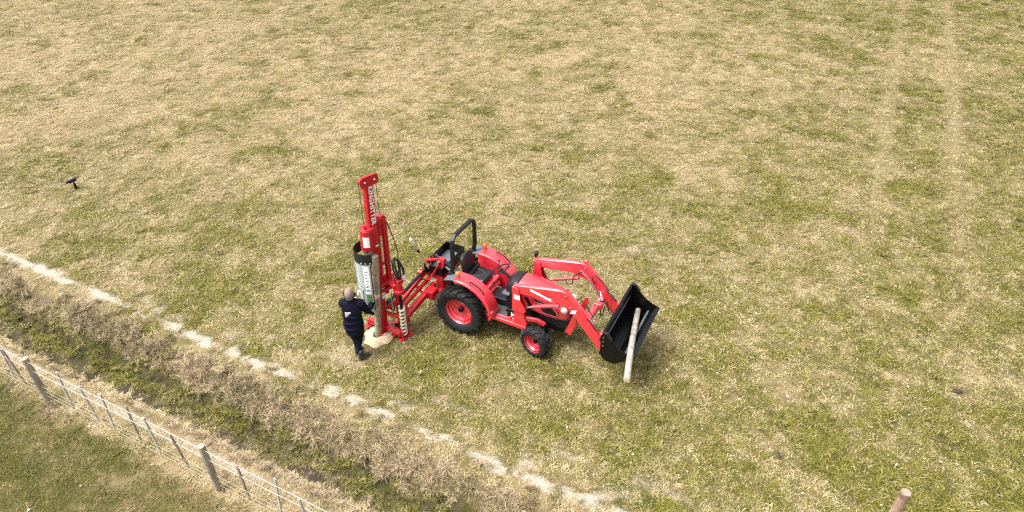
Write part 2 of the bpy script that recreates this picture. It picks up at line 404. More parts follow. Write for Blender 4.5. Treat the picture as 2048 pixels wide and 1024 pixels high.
def blade_patch(name, n, rad, lmin, lmax, wid, flat, mat, seed, curl=0.9, clump=0):
    g = np.random.default_rng(seed)
    V = []; F = []; C = []
    cl = g.uniform(-rad, rad, (max(clump, 1), 2))
    for i in range(n):
        if clump: ctr = cl[g.integers(clump)]; px, py_ = ctr + g.normal(0, rad * 0.18, 2)
        else:
            a = g.uniform(0, 2 * math.pi); r_ = rad * math.sqrt(g.random()); px, py_ = r_ * math.cos(a), r_ * math.sin(a)
        L = g.uniform(lmin, lmax); az_ = g.uniform(0, 2 * math.pi); tilt = g.uniform(flat[0], flat[1]); wd = wid * g.uniform(0.6, 1.3)
        dx, dy = math.cos(az_), math.sin(az_); k = len(V); rn = (g.random(), g.random(), g.random(), 1)
        p = np.array([px, py_, -0.005]); e = tilt
        pts = [p]
        for sgm in range(2):
            p = p + L * 0.5 * np.array([dx * math.cos(e), dy * math.cos(e), math.sin(e)]); pts.append(p); e -= curl * g.uniform(0.4, 1.3)
        sx, sy = -dy * wd / 2, dx * wd / 2
        V += [(pts[0][0] - sx * .7, pts[0][1] - sy * .7, pts[0][2]), (pts[0][0] + sx * .7, pts[0][1] + sy * .7, pts[0][2]),
              (pts[1][0] + sx, pts[1][1] + sy, pts[1][2]), (pts[1][0] - sx, pts[1][1] - sy, pts[1][2]), tuple(np.maximum(pts[2], [-9, -9, 0.004]))]
        F += [(k, k + 1, k + 2, k + 3), (k + 3, k + 2, k + 4)]; C += [rn] * 5
    m_ = bpy.data.meshes.new(name); m_.from_pydata(V, [], F)
    a = m_.attributes.new('rnd', 'FLOAT_COLOR', 'POINT'); a.data.foreach_set('color', np.array(C, dtype=np.float32).ravel())
    m_.materials.append(MAT[mat]); m_.polygons.foreach_set('use_smooth', [True] * len(m_.polygons))
    return bpy.data.objects.new(name, m_)

def scatter(name, pts, rotz, tilt, scale, dryv, kinds, sources):
    me_ = bpy.data.meshes.new(name); me_.from_pydata(pts.tolist(), [], [])
    def att(nm, typ, key, arr):
        a = me_.attributes.new(nm, typ, 'POINT'); a.data.foreach_set(key, arr.ravel())
    att('rot', 'FLOAT_VECTOR', 'vector', np.stack([tilt[:, 0], tilt[:, 1], rotz], -1).astype(np.float32))
    att('scl', 'FLOAT', 'value', scale.astype(np.float32)); att('dry', 'FLOAT', 'value', dryv.astype(np.float32))
    att('kindx', 'INT', 'value', kinds.astype(np.int32))
    o = bpy.data.objects.new(name, me_); COL.objects.link(o)
    g = bpy.data.node_groups.new(name, 'GeometryNodeTree')
    g.interface.new_socket('Geometry', in_out='INPUT', socket_type='NodeSocketGeometry')
    g.interface.new_socket('Geometry', in_out='OUTPUT', socket_type='NodeSocketGeometry')
    gi = g.nodes.new('NodeGroupInput'); go = g.nodes.new('NodeGroupOutput')
    iop = g.nodes.new('GeometryNodeInstanceOnPoints'); g2i = g.nodes.new('GeometryNodeGeometryToInstance')
    for s_ in reversed(sources):
        oi = g.nodes.new('GeometryNodeObjectInfo'); oi.inputs['Object'].default_value = s_; oi.inputs['As Instance'].default_value = True
        g.links.new(oi.outputs['Geometry'], g2i.inputs[0])
    def named(nm, typ):
        a = g.nodes.new('GeometryNodeInputNamedAttribute'); a.data_type = typ; a.inputs['Name'].default_value = nm; return a.outputs[0]
    e2r = g.nodes.new('FunctionNodeEulerToRotation')
    g.links.new(named('rot', 'FLOAT_VECTOR'), e2r.inputs[0]); g.links.new(e2r.outputs[0], iop.inputs['Rotation'])
    g.links.new(named('scl', 'FLOAT'), iop.inputs['Scale']); g.links.new(named('kindx', 'INT'), iop.inputs['Instance Index'])
    iop.inputs['Pick Instance'].default_value = True
    g.links.new(gi.outputs[0], iop.inputs['Points']); 
    # objects come out as instances; join them into one instance list
    ji = g.nodes.new('GeometryNodeJoinGeometry')
    for l in list(g.links):
        if l.to_node == g2i: fs = l.from_socket; g.links.remove(l); g.links.new(fs, ji.inputs[0])
    g.nodes.remove(g2i)
    g.links.new(ji.outputs[0], iop.inputs['Instance']); g.links.new(iop.outputs[0], go.inputs[0])
    md = o.modifiers.new('scatter', 'NODES'); md.node_group = g
    o['kind'] = 'stuff'
    return o

# where grass is worth growing: what the camera and a step aside of it can see
_th = R(35.9)
def in_view(x, y, z, mg=260):
    dz = y * math.cos(_th) - (z - 9.4) * math.sin(_th); dy = y * math.sin(_th) + (z - 9.4) * math.cos(_th)
    u_ = 1024 + 1365 * x / np.maximum(dz, 0.1); v_ = 512 - 1365 * dy / np.maximum(dz, 0.1)
    return (dz > 0.5) & (u_ > -mg) & (u_ < 2048 + mg) & (v_ > -mg * 0.5) & (v_ < 1024 + mg)
def jitter_grid(x0, x1, y0, y1, d):
    gx, gy = np.meshgrid(np.arange(x0, x1, d), np.arange(y0, y1, d), indexing='ij')
    return gx.ravel() + rng.uniform(-d, d, gx.size) * 0.6, gy.ravel() + rng.uniform(-d, d, gy.size) * 0.6

turf_src = [blade_patch('turf_patch', 125, 0.13, 0.03, 0.09, 0.0072, (0.05, 0.95), 'turf_blades', 100 + i) for i in range(7)]
turf_src += [blade_patch('turf_patch', 110, 0.13, 0.045, 0.115, 0.0072, (0.0, 0.9), 'turf_blades', 120 + i, 1.1, 7) for i in range(5)]
x1_, y1_ = jitter_grid(-20, 20, 3, 18, 0.155)
x2_, y2_ = jitter_grid(-36, 36, 18, 46, 0.205)
x_, y_ = np.concatenate([x1_, x2_]), np.concatenate([y1_, y2_])
far = np.concatenate([np.zeros(len(x1_)), np.ones(len(x2_))])
s_, t_ = xy2st(x_, y_); z_ = height(s_, t_); d_, b_, mu_ = fields(s_, t_)
keep = in_view(x_, y_, z_) & (rng.random(len(x_)) > np.clip(b_ * 1.25 - 0.10, 0, 0.78)) & (rng.random(len(x_)) > mu_ * 0.95)
keep &= (np.hypot(x_ + 2.70, y_ - 10.24) > 0.36)
d_ = np.where(b_ > 0.25, np.maximum(d_, 0.95), d_); thin = 1 - 0.42 * np.clip(b_ * 1.6, 0, 1); thin = thin[keep]
x_, y_, z_, d_, far, t_ = x_[keep], y_[keep], z_[keep], d_[keep], far[keep], t_[keep]
sel_all = (x_, y_, z_, d_, far, t_, thin)
x_, y_, z_, d_, far, t_, thin = [a[sel_all[5] >= 3.72] for a in sel_all]
n_ = len(x_)
lush = np.clip(1.15 - d_, 0.5, 1.2)
scatter('field_grass', np.stack([x_, y_, z_ - 0.004], -1), rng.uniform(0, 6.28, n_), rng.normal(0, 0.12, (n_, 2)),
        (0.75 + 0.45 * rng.random(n_)) * (0.72 + 0.45 * lush) * (1 + 0.12 * far) * thin, d_ + rng.normal(0, 0.10, n_),
        rng.integers(0, len(turf_src), n_), turf_src)
px1, py1, pz1, pd1, _f, _t, pth = [a[sel_all[5] < 3.72] for a in sel_all]; n_ = len(px1)
pad_src = [blade_patch('paddock_patch', 110, 0.13, 0.035, 0.10, 0.008, (0.05, 0.95), 'paddock_blades', 300 + i) for i in range(6)]
scatter('paddock_grass', np.stack([px1, py1, pz1 - 0.004], -1), rng.uniform(0, 6.28, n_), rng.normal(0, 0.12, (n_, 2)), (0.7 + 0.4 * rng.random(n_)) * pth, pd1 + rng.normal(0, 0.10, n_), rng.integers(0, len(pad_src), n_), pad_src)
tag(bpy.data.objects['paddock_grass'], 'darker olive grass, part of its darkness painted corner shade, on the near side of the wire fence', 'grass')
tag(bpy.data.objects['field_grass'], 'short patchy straw and green grass covering the field', 'grass')

bank_src = [blade_patch('bank_tuft', 130, 0.15, 0.14, 0.36, 0.010, (0.25, 1.4), 'bank_blades', 200 + i, 0.9, 4) for i in range(6)]
def band(t0, t1, d, prob):
    gs, gt = np.meshgrid(np.arange(-26, 4, d), np.arange(t0, t1, d), indexing='ij')
    gs = gs.ravel() + rng.uniform(-d, d, gs.size) * 0.6; gt = gt.ravel() + rng.uniform(-d, d, gt.size) * 0.6
    k = rng.random(gs.size) < prob; return gs[k], gt[k]
bs, bt, bsc, bd = [], [], [], []
for t0, t1, dd, pr, s0, dr in ((5.56, 5.90, 0.095, 0.8, 0.62, 0.82), (5.14, 5.58, 0.10, 0.85, 0.34, 0.14), (4.44, 4.68, 0.09, 0.85, 0.36, 1.05), (3.7, 4.08, 0.15, 0.5, 0.4, 0.75), (4.75, 5.15, 0.12, 0.45, 0.30, 0.75), (5.95, 6.15, 0.2, 0.3, 0.45, 0.6)):
    a, c_ = band(t0, t1, dd, pr); q = fbm(a, c_, 0.9, 3, 51.0)
    k = q > 0.36; a, c_, q = a[k], c_[k], q[k]
    bs.append(a); bt.append(c_); bsc.append(s0 * (0.45 + 0.95 * q) * rng.uniform(0.7, 1.25, len(a))); bd.append(dr + 0.9 * (fbm(a, c_, 1.3, 2, 77.0) - 0.5) + rng.normal(0, 0.12, len(a)))
bs, bt, bsc, bd = map(np.concatenate, (bs, bt, bsc, bd))
bx, by = st2xy(bs, bt); bz = height(bs, bt)
k = in_view(bx, by, bz); bx, by, bz, bsc, bd = bx[k], by[k], bz[k], bsc[k], bd[k]; n_ = len(bx)
scatter('bank_grass', np.stack([bx, by, bz - 0.01], -1), rng.uniform(0, 6.28, n_), np.stack([rng.normal(-0.12, 0.3, n_), rng.normal(0, 0.3, n_)], -1), bsc, bd, rng.integers(0, len(bank_src), n_), bank_src)
tag(bpy.data.objects['bank_grass'], 'tall matted brown grass lining the ditch banks', 'grass')

# ------------------------------------------------------------------ the tractor (X forward, Y left, origin on the ground under the rear axle)
TR_LOC = Vector((-0.757, 10.94, 0.0)); TR_ROT = R(-27.0)
tractor = empty('tractor', TR_LOC, TR_ROT)
tag(tractor, 'red compact tractor with roll bar, black seat and front loader, parked on the grass', 'tractor')
TRM = Matrix.Translation(TR_LOC) @ Matrix.Rotation(TR_ROT, 4, 'Z')

def split_obj(name, bm, mat, parent, bev=0.0, mtx=None):
    """every loose piece of the bmesh becomes an object of its own"""
    if mtx is not None: bm.transform(mtx)
    bm.verts.index_update(); bm.verts.ensure_lookup_table(); seen = set(); out = []
    for v in bm.verts:
        if v.index in seen: continue
        st = [v]; isl = []; seen.add(v.index)
        while st:
            q = st.pop(); isl.append(q)
            for e in q.link_edges:
                o_ = e.other_vert(q)
                if o_.index not in seen: seen.add(o_.index); st.append(o_)
        mp = {q: i for i, q in enumerate(isl)}; fs = {f for q in isl for f in q.link_faces}
        nb = B(); nv = [nb.verts.new(q.co) for q in isl]
        for f in fs: nb.faces.new([nv[mp[q]] for q in f.verts])
        out.append(obj(name, nb, mat, parent, bev))
    bm.free(); return out
def tyre_mesh(Ro, w, rim, nl, lug, skew):
    bm = B(); h = w / 2
    Rb = Ro - lug
    prof = [(rim - 0.01, -h * 0.72), (rim + 0.02, -h * 0.80), (rim + (Rb - rim) * 0.45, -h * 1.0), (Rb - 0.05, -h * 0.98), (Rb - 0.012, -h * 0.86), (Rb, -h * 0.5), (Rb + 0.004, 0),
            (Rb, h * 0.5), (Rb - 0.012, h * 0.86), (Rb - 0.05, h * 0.98), (rim + (Rb - rim) * 0.45, h * 1.0), (rim + 0.02, h * 0.80), (rim - 0.01, h * 0.72)]
    lathe(bm, prof, 56, 'y')
    for sd_ in (-1, 1):
        for i in range(nl):
            a0 = 2 * math.pi * (i + (0.5 if sd_ > 0 else 0)) / nl; rings = []
            for f, ro, ri, wd in ((0.02, Ro, Rb - 0.015, 0.034), (0.45, Ro, Rb - 0.015, 0.038), (0.85, Ro - 0.012, Rb - 0.03, 0.046), (1.03, Ro - 0.045, Rb - 0.06, 0.052), (1.02, Ro - 0.105, Rb - 0.10, 0.045)):
                yy = sd_ * h * f; am = a0 + skew * min(f, 1.0); da = wd / Ro / 2
                ring = []
                for rr, aa in ((ri, am - da), (ri, am + da), (ro, am + da * 0.75), (ro, am - da * 0.75)):
                    ring.append((rr * math.cos(aa), yy, rr * math.sin(aa)))
                rings.append(ring)
            loft(bm, rings)
    return bm
def rim_mesh(rim, w, off, sgn):
    """dished wheel disc; sgn is the outward side"""
    bm = B(); h = w / 2 * 0.74
    prof = [(rim + 0.012, -h), (rim + 0.022, -h - 0.012), (rim + 0.004, -h + 0.004), (rim - 0.02, -h * 0.7), (rim - 0.035, 0), (rim - 0.02, h * 0.7), (rim + 0.004, h - 0.004), (rim + 0.022, h + 0.012), (rim + 0.012, h)]
    lathe(bm, prof, 40, 'y')
    d = [(rim - 0.034, sgn * (off + 0.03)), (rim - 0.06, sgn * (off + 0.045)), (rim * 0.74, sgn * (off + 0.03)), (rim * 0.70, sgn * (off - 0.01)), (rim * 0.48, sgn * (off - 0.03)), (rim * 0.44, sgn * (off - 0.02)), (0.002, sgn * (off - 0.02))]
    lathe(bm, d, 40, 'y')
    return bm
def wheel(Ro, wd, rim, nl, lug, off, sgn, loc, steer=0.0, hubr=0.06, nb=8):
    t = obj('wheel', tyre_mesh(Ro, wd, rim, nl, lug, 0.34), 'rubber', tractor, 0.0)
    t.location = loc; t.rotation_euler = (0, 0.11, steer)
    rm = obj('rim', rim_mesh(rim, wd, off, sgn), 'tractor_red', t)
    bm = B(); lathe(bm, [(0.001, sgn * (off + 0.045)), (hubr * 0.8, sgn * (off + 0.045)), (hubr, sgn * (off + 0.03)), (hubr, sgn * (off - 0.06))], 18, 'y'); obj('hub', bm, 'black_paint', t)
    bm = B()
    for k in range(nb):
        a = 2 * math.pi * k / nb + 0.2; rr = rim * 0.56
        cyl(bm, (rr * math.cos(a), sgn * (off - 0.04), rr * math.sin(a)), (rr * math.cos(a), sgn * (off + 0.0), rr * math.sin(a)), 0.014, 6)
    obj('wheel_bolts', bm, 'steel', t)['kind'] = 'stuff'
    return t
for sg in (-1, 1):
    wheel(0.55, 0.36, 0.305, 18, 0.050, 0.02, sg, (0, sg * 0.545, 0.535))
    wheel(0.335, 0.25, 0.185, 15, 0.028, 0.0, sg, (1.63, sg * 0.525, 0.325), R(-16), 0.045, 6)

# chassis, axles
bm = B(); box(bm, (0.55, 0, 0.60), (1.7, 0.34, 0.34)); box(bm, (0.0, 0, 0.55), (0.42, 0.5, 0.42)); cyl(bm, (0, -0.5, 0.535), (0, 0.5, 0.535), 0.10)
obj('transmission', bm, 'black_plastic', tractor, 0.015)
bm = B(); bar(bm, [(1.63, -0.42, 0.36), (1.63, 0.42, 0.36)], 0.12, 0.12); box(bm, (1.65, 0, 0.50), (0.75, 0.26, 0.24))
for sg in (-1, 1):
    box(bm, (1.63, sg * 0.40, 0.36), (0.16, 0.12, 0.18)); cyl(bm, (1.72, sg * 0.1, 0.32), (1.72, sg * 0.38, 0.32), 0.022)
obj('front_axle', bm, 'black_plastic', tractor, 0.012)

# hood, lofted along x
def hood_ring(x, hw, zt, zb, crown=0.03, sh=0.07):
    return [(x, -hw, zb), (x, -hw, zb + (zt - zb) * 0.6), (x, -hw + 0.012, zt - sh), (x, -hw + 0.05, zt - 0.018), (x, -hw * 0.45, zt + crown * 0.7), (x, 0, zt + crown),
            (x, hw * 0.45, zt + crown * 0.7), (x, hw - 0.05, zt - 0.018), (x, hw - 0.012, zt - sh), (x, hw, zb + (zt - zb) * 0.6), (x, hw, zb)]
bm = B(); loft(bm, [hood_ring(1.08, 0.285, 1.31, 0.94), hood_ring(1.35, 0.288, 1.30, 0.86), hood_ring(1.62, 0.288, 1.265, 0.82), hood_ring(1.85, 0.28, 1.205, 0.80), hood_ring(2.02, 0.265, 1.12, 0.80, 0.025), hood_ring(2.12, 0.24, 1.03, 0.80, 0.02), hood_ring(2.17, 0.20, 0.93, 0.80, 0.01)])
hood = obj('hood', bm, 'tractor_red', tractor, 0.012)
for sg in (-1, 1):
    y0, y1 = sg * 0.284, sg * 0.296
    for pts in ([(1.58, 1.02), (1.66, 0.89), (1.93, 0.88), (1.93, 0.95), (1.83, 1.06), (1.62, 1.07)], [(1.42, 1.16), (1.52, 1.08), (1.68, 1.09), (1.60, 1.13)], [(1.24, 1.12), (1.38, 0.93), (1.43, 0.93), (1.33, 1.14)]):
        bm = B(); prism(bm, pts, y0, y1); obj('side_vent', bm, 'black_plastic', hood, 0.004)
    bm = B(); prism(bm, [(1.52, 1.10), (1.60, 1.09), (1.92, 1.08), (1.99, 0.96), (1.95, 0.86), (1.68, 0.865), (1.655, 0.885), (1.94, 0.885), (1.94, 0.955), (1.835, 1.065), (1.61, 1.075)], sg * 0.285, sg * 0.302); obj('vent_rim', bm, 'tractor_red', hood, 0.004)
    bm = B(); ellipsoid(bm, (2.06, sg * 0.225, 1.03), (0.075, 0.05, 0.065)); obj('headlight', bm, 'lamp_glass', hood)
bm = B(); loft(bm, [[(1.55, -0.27, 0.66), (1.55, 0.27, 0.66), (1.55, 0.27, 0.83), (1.55, -0.27, 0.83)], [(1.95, -0.285, 0.62), (1.95, 0.285, 0.62), (1.95, 0.285, 0.835), (1.95, -0.285, 0.835)], [(2.16, -0.26, 0.60), (2.16, 0.26, 0.60), (2.16, 0.26, 0.86), (2.16, -0.26, 0.86)], [(2.24, -0.2, 0.62), (2.24, 0.2, 0.62), (2.23, 0.18, 0.90), (2.23, -0.18, 0.90)]])
obj('front_bumper', bm, 'black_plastic', tractor, 0.02)
bm = B(); box(bm, (2.195, 0, 0.93), (0.03, 0.3, 0.14)); obj('grille', bm, 'black_plastic', tractor, 0.01)
bm = B(); 
for sg in (-1, 1):
    prism(bm, [(2.14, 0.62), (2.26, 0.56), (2.36, 0.94), (2.33, 1.06), (2.28, 1.06)], sg * 0.30, sg * 0.325)
bar(bm, [(2.25, -0.30, 0.62), (2.25, 0.30, 0.62)], 0.06, 0.06)
obj('brush_guard', bm, 'tractor_red', tractor, 0.006)

# cowl, dash, steering
bm = B(); loft(bm, [hood_ring(0.82, 0.20, 1.24, 1.02, 0.015), hood_ring(0.92, 0.25, 1.32, 0.94, 0.02), hood_ring(1.075, 0.283, 1.325, 0.90, 0.03)]); obj('dashboard', bm, 'black_plastic', tractor, 0.012)
bm = B(); box(bm, (0.95, 0, 0.82), (0.26, 0.42, 0.36)); obj('cowl_pedestal', bm, 'black_plastic', tractor, 0.02)
bm = B(); cyl(bm, (0.90, 0, 1.18), (0.62, 0.0, 1.34), 0.03); obj('steering_column', bm, 'black_plastic', tractor)
sw_m = Matrix.Translation((0.60, 0.0, 1.36)) @ Matrix.Rotation(R(-28), 4, 'Y')
bm = B(); pts = [(0.18 * math.cos(a), 0.18 * math.sin(a), 0) for a in np.linspace(0, 2 * math.pi, 29)[:-1]]
for i in range(28): tube(bm, [pts[i], pts[(i + 1) % 28]], 0.014, 8)
for a in (0.5, 2.6, 4.71): tube(bm, [(0, 0, -0.03), (0.17 * math.cos(a), 0.17 * math.sin(a), 0)], 0.010, 6)
cyl(bm, (0, 0, -0.045), (0, 0, 0.0), 0.04); obj('steering_wheel', bm, 'black_plastic', tractor, 0, sw_m)
bm = B(); box(bm, (0.86, -0.20, 1.02), (0.17, 0.22, 0.05), Matrix.Rotation(R(-20), 4, 'X')); obj('control_panel', bm, 'grey_plastic', tractor, 0.008)
# levers with knobs
for (p0, p1, p2) in (((0.36, 0.30, 0.95), (0.38, 0.31, 1.15), (0.40, 0.31, 1.30)), ((0.70, -0.16, 1.05), (0.62, -0.24, 1.10), (0.58, -0.26, 1.20)), ((0.10, -0.30, 0.95), (0.13, -0.30, 1.05), (0.15, -0.30, 1.12)), ((0.78, -0.22, 0.95), (0.74, -0.30, 1.0), (0.76, -0.33, 1.12))):
    bm = B(); tube(bm, [p0, p1, p2], 0.009, 6); lv = obj('lever', bm, 'chrome', tractor)
    bm = B(); ellipsoid(bm, p2, (0.022, 0.022, 0.03), None, 8, 6); split_obj('knob', bm, 'black_plastic', lv)

# floor and side frame
bm = B(); prism(bm, [(0.52, -0.44), (0.98, -0.44), (1.10, -0.36), (1.10, 0.36), (0.98, 0.44), (0.52, 0.44), (0.35, 0.30), (0.35, -0.30)], 0.58, 0.605, 'xy'); fl = obj('floor', bm, 'floor_mat', tractor, 0.004)
for sg in (-1, 1):
    bm = B(); bar(bm, [(0.56, sg * 0.455, 0.60), (0.99, sg * 0.455, 0.60), (1.105, sg * 0.38, 0.64), (1.115, sg * 0.37, 0.83)], 0.025, 0.05); obj('floor_edge', bm, 'tractor_red', fl, 0.004)
for yy in (-0.28, -0.19): 
    bm = B(); box(bm, (0.90, yy, 0.66), (0.09, 0.055, 0.02), Matrix.Rotation(R(-35), 4, 'Y')); bar(bm, [(0.92, yy, 0.66), (1.03, yy, 0.72)], 0.015, 0.015); obj('pedal', bm, 'black_plastic', tractor, 0.003)
bm = B(); box(bm, (0.10, 0, 0.86), (0.66, 0.58, 0.20)); box(bm, (0.42, 0, 0.72), (0.10, 0.5, 0.26)); obj('seat_platform', bm, 'tractor_red', tractor, 0.015)
for sg in (-1, 1):
    bm = B(); bar(bm, [(0.34, sg * 0.47, 0.55), (1.40, sg * 0.47, 0.53)], 0.09, 0.085)
    prism(bm, [(1.14, 0.50), (1.40, 0.50), (1.42, 0.66), (1.36, 0.80), (1.36, 1.0), (1.14, 1.0)], sg * 0.425, sg * 0.505)
    bar(bm, [(1.36, sg * 0.44, 0.74), (1.60, sg * 0.40, 0.74), (1.74, sg * 0.36, 0.66)], 0.05, 0.09)
    obj('loader_frame', bm, 'tractor_red', tractor, 0.008)
    bm = B(); box(bm, (1.05, sg * 0.40, 0.70), (0.20, 0.02, 0.20)); box(bm, (0.85, sg * 0.36, 0.47), (0.6, 0.16, 0.16)); obj('side_tank', bm, 'black_paint', tractor, 0.01)
text_obj('lettering', 'CK', 0.12, basis((0, 0, 1), (-1, 0, 0), (0, -1, 0), (1.09, -0.412, 0.66)), 'white_paint', tractor, 0.004)

# seat
bm = B(); loft(bm, [[(-0.13 + 0.46 * f, -h_, z0) for h_, z0 in ((w_, 1.0), (w_, 1.075), (w_ - 0.05, 1.10 + e), (0, 1.085 + e), (-w_ + 0.05, 1.10 + e), (-w_, 1.075), (-w_, 1.0))] for f, w_, e in ((0, 0.19, 0.0), (0.25, 0.23, 0.0), (0.75, 0.24, 0.0), (0.95, 0.22, 0.005), (1.0, 0.17, -0.02))])
seat = obj('seat', bm, 'seat_vinyl', tractor, 0.02)
bm = B(); tube(bm, [(0.02 + 0.20 * math.cos(a), 0.12 * math.sin(a), 1.097) for a in np.linspace(-1.9, 1.9, 16)], 0.006, 6); obj('seam', bm, 'grey_plastic', seat)
def back_ring(z, x, hw, th): return [(x, -hw, z), (x - th * 0.3, -hw * 0.96, z), (x - th, -hw * 0.6, z), (x - th, hw * 0.6, z), (x - th * 0.3, hw * 0.96, z), (x, hw, z), (x + 0.03, hw * 0.8, z), (x + 0.005, 0, z), (x + 0.03, -hw * 0.8, z)]
bm = B(); loft(bm, [back_ring(1.05, -0.09, 0.22, 0.08), back_ring(1.18, -0.11, 0.235, 0.10), back_ring(1.34, -0.145, 0.225, 0.09), back_ring(1.44, -0.17, 0.19, 0.08), back_ring(1.49, -0.185, 0.12, 0.05)]); obj('backrest', bm, 'seat_vinyl', tractor, 0.015)
bm = B(); bar(bm, [(-0.02, -0.24, 1.10), (-0.02, 0.24, 1.13)], 0.05, 0.05); obj('seat_belt', bm, 'black_plastic', tractor, 0.006)

# fenders
FC, FR = (0.0, 0.555), 0.745
for sg in (-1, 1):
    arc = [(FC[0] + FR * math.cos(R(a)), FC[1] + FR * math.sin(R(a))) for a in range(8, 99, 6)]
    front = [(0.70, 0.56)]
    bm = B(); sheet(bm, front + arc, sg * 0.345, sg * 0.645, 0.022)
    sheet(bm, [(x * 0.985, 0.555 + (z - 0.555) * 0.985) for x, z in front + arc], sg * 0.632, sg * 0.655, 0.05)
    fe = obj('fender', bm, 'tractor_red', tractor, 0.008)
    bm = B(); prism(bm, [(0.69, 0.57)] + [(x * 0.985, FC[1] + (z - FC[1]) * 0.985) for x, z in arc] + [(-0.11, 0.85), (0.40, 0.62)], sg * 0.335, sg * 0.352); obj('inner_panel', bm, 'tractor_red', fe, 0.004)
    arc2 = [(FC[0] + (FR - 0.004) * math.cos(R(a)), FC[1] + (FR - 0.004) * math.sin(R(a))) for a in range(98, 117, 6)]
    bm = B(); sheet(bm, arc2, sg * 0.345, sg * 0.645, 0.03); obj('fender_rear', bm, 'grey_plastic', fe, 0.006)
    hp = [(FC[0] + (FR + q) * math.cos(R(a)), sg * 0.56, FC[1] + (FR + q) * math.sin(R(a))) for a, q in ((74, 0.0), (72, 0.035), (60, 0.045), (48, 0.035), (46, 0.0))]
    bm = B(); tube(bm, hp, 0.012, 8); obj('grab_handle', bm, 'black_plastic', fe)
    lx, lz = FC[0] + FR * math.cos(R(94)), FC[1] + FR * math.sin(R(94))
    bm = B(); box(bm, (lx, sg * 0.54, lz + 0.02), (0.07, 0.07, 0.05)); st_ = obj('light_bracket', bm, 'tractor_red', fe, 0.004)
    bm = B(); box(bm, (lx, sg * 0.54, lz + 0.085), (0.075, 0.09, 0.085)); obj('indicator_light', bm, 'orange_lens', st_, 0.018)
    bm = B(); box(bm, (0.715, sg * 0.60, 0.72), (0.012, 0.05, 0.085)); obj('reflector_sticker', bm, 'white_paint', fe, 0.002)

# roll bar
bm = B(); pts = [(-0.28, -0.43, 0.75), (-0.27, -0.43, 1.20), (-0.22, -0.43, 1.45), (-0.22, -0.43, 1.90), (-0.22, -0.40, 2.02), (-0.22, -0.31, 2.09), (-0.22, 0.31, 2.09), (-0.22, 0.40, 2.02), (-0.22, 0.43, 1.90), (-0.22, 0.43, 1.45), (-0.27, 0.43, 1.20), (-0.28, 0.43, 0.75)]
def uloop(bm, pts, a, b):
    rings = []
    for i, p in enumerate(pts):
        p = Vector(p); d = (Vector(pts[min(i + 1, len(pts) - 1)]) - Vector(pts[max(i - 1, 0)])).normalized()
        X_ = Vector((1, 0, 0)); X_ = (X_ - d * X_.dot(d)).normalized(); Y_ = d.cross(X_)
        rings.append([p + X_ * sx * a / 2 + Y_ * sy * b / 2 for sx, sy in ((-1, -1), (1, -1), (1, 1), (-1, 1))])
    loft(bm, rings)
uloop(bm, pts, 0.075, 0.06); obj('roll_bar', bm, 'black_plastic', tractor, 0.01)
for sg in (-1, 1):
    bm = B(); box(bm, (-0.27, sg * 0.43, 1.24), (0.11, 0.09, 0.10)); cyl(bm, (-0.27, sg * 0.37, 1.25), (-0.27, sg * 0.49, 1.25), 0.02, 8); obj('roll_bar_hinge', bm, 'black_plastic', tractor, 0.008)

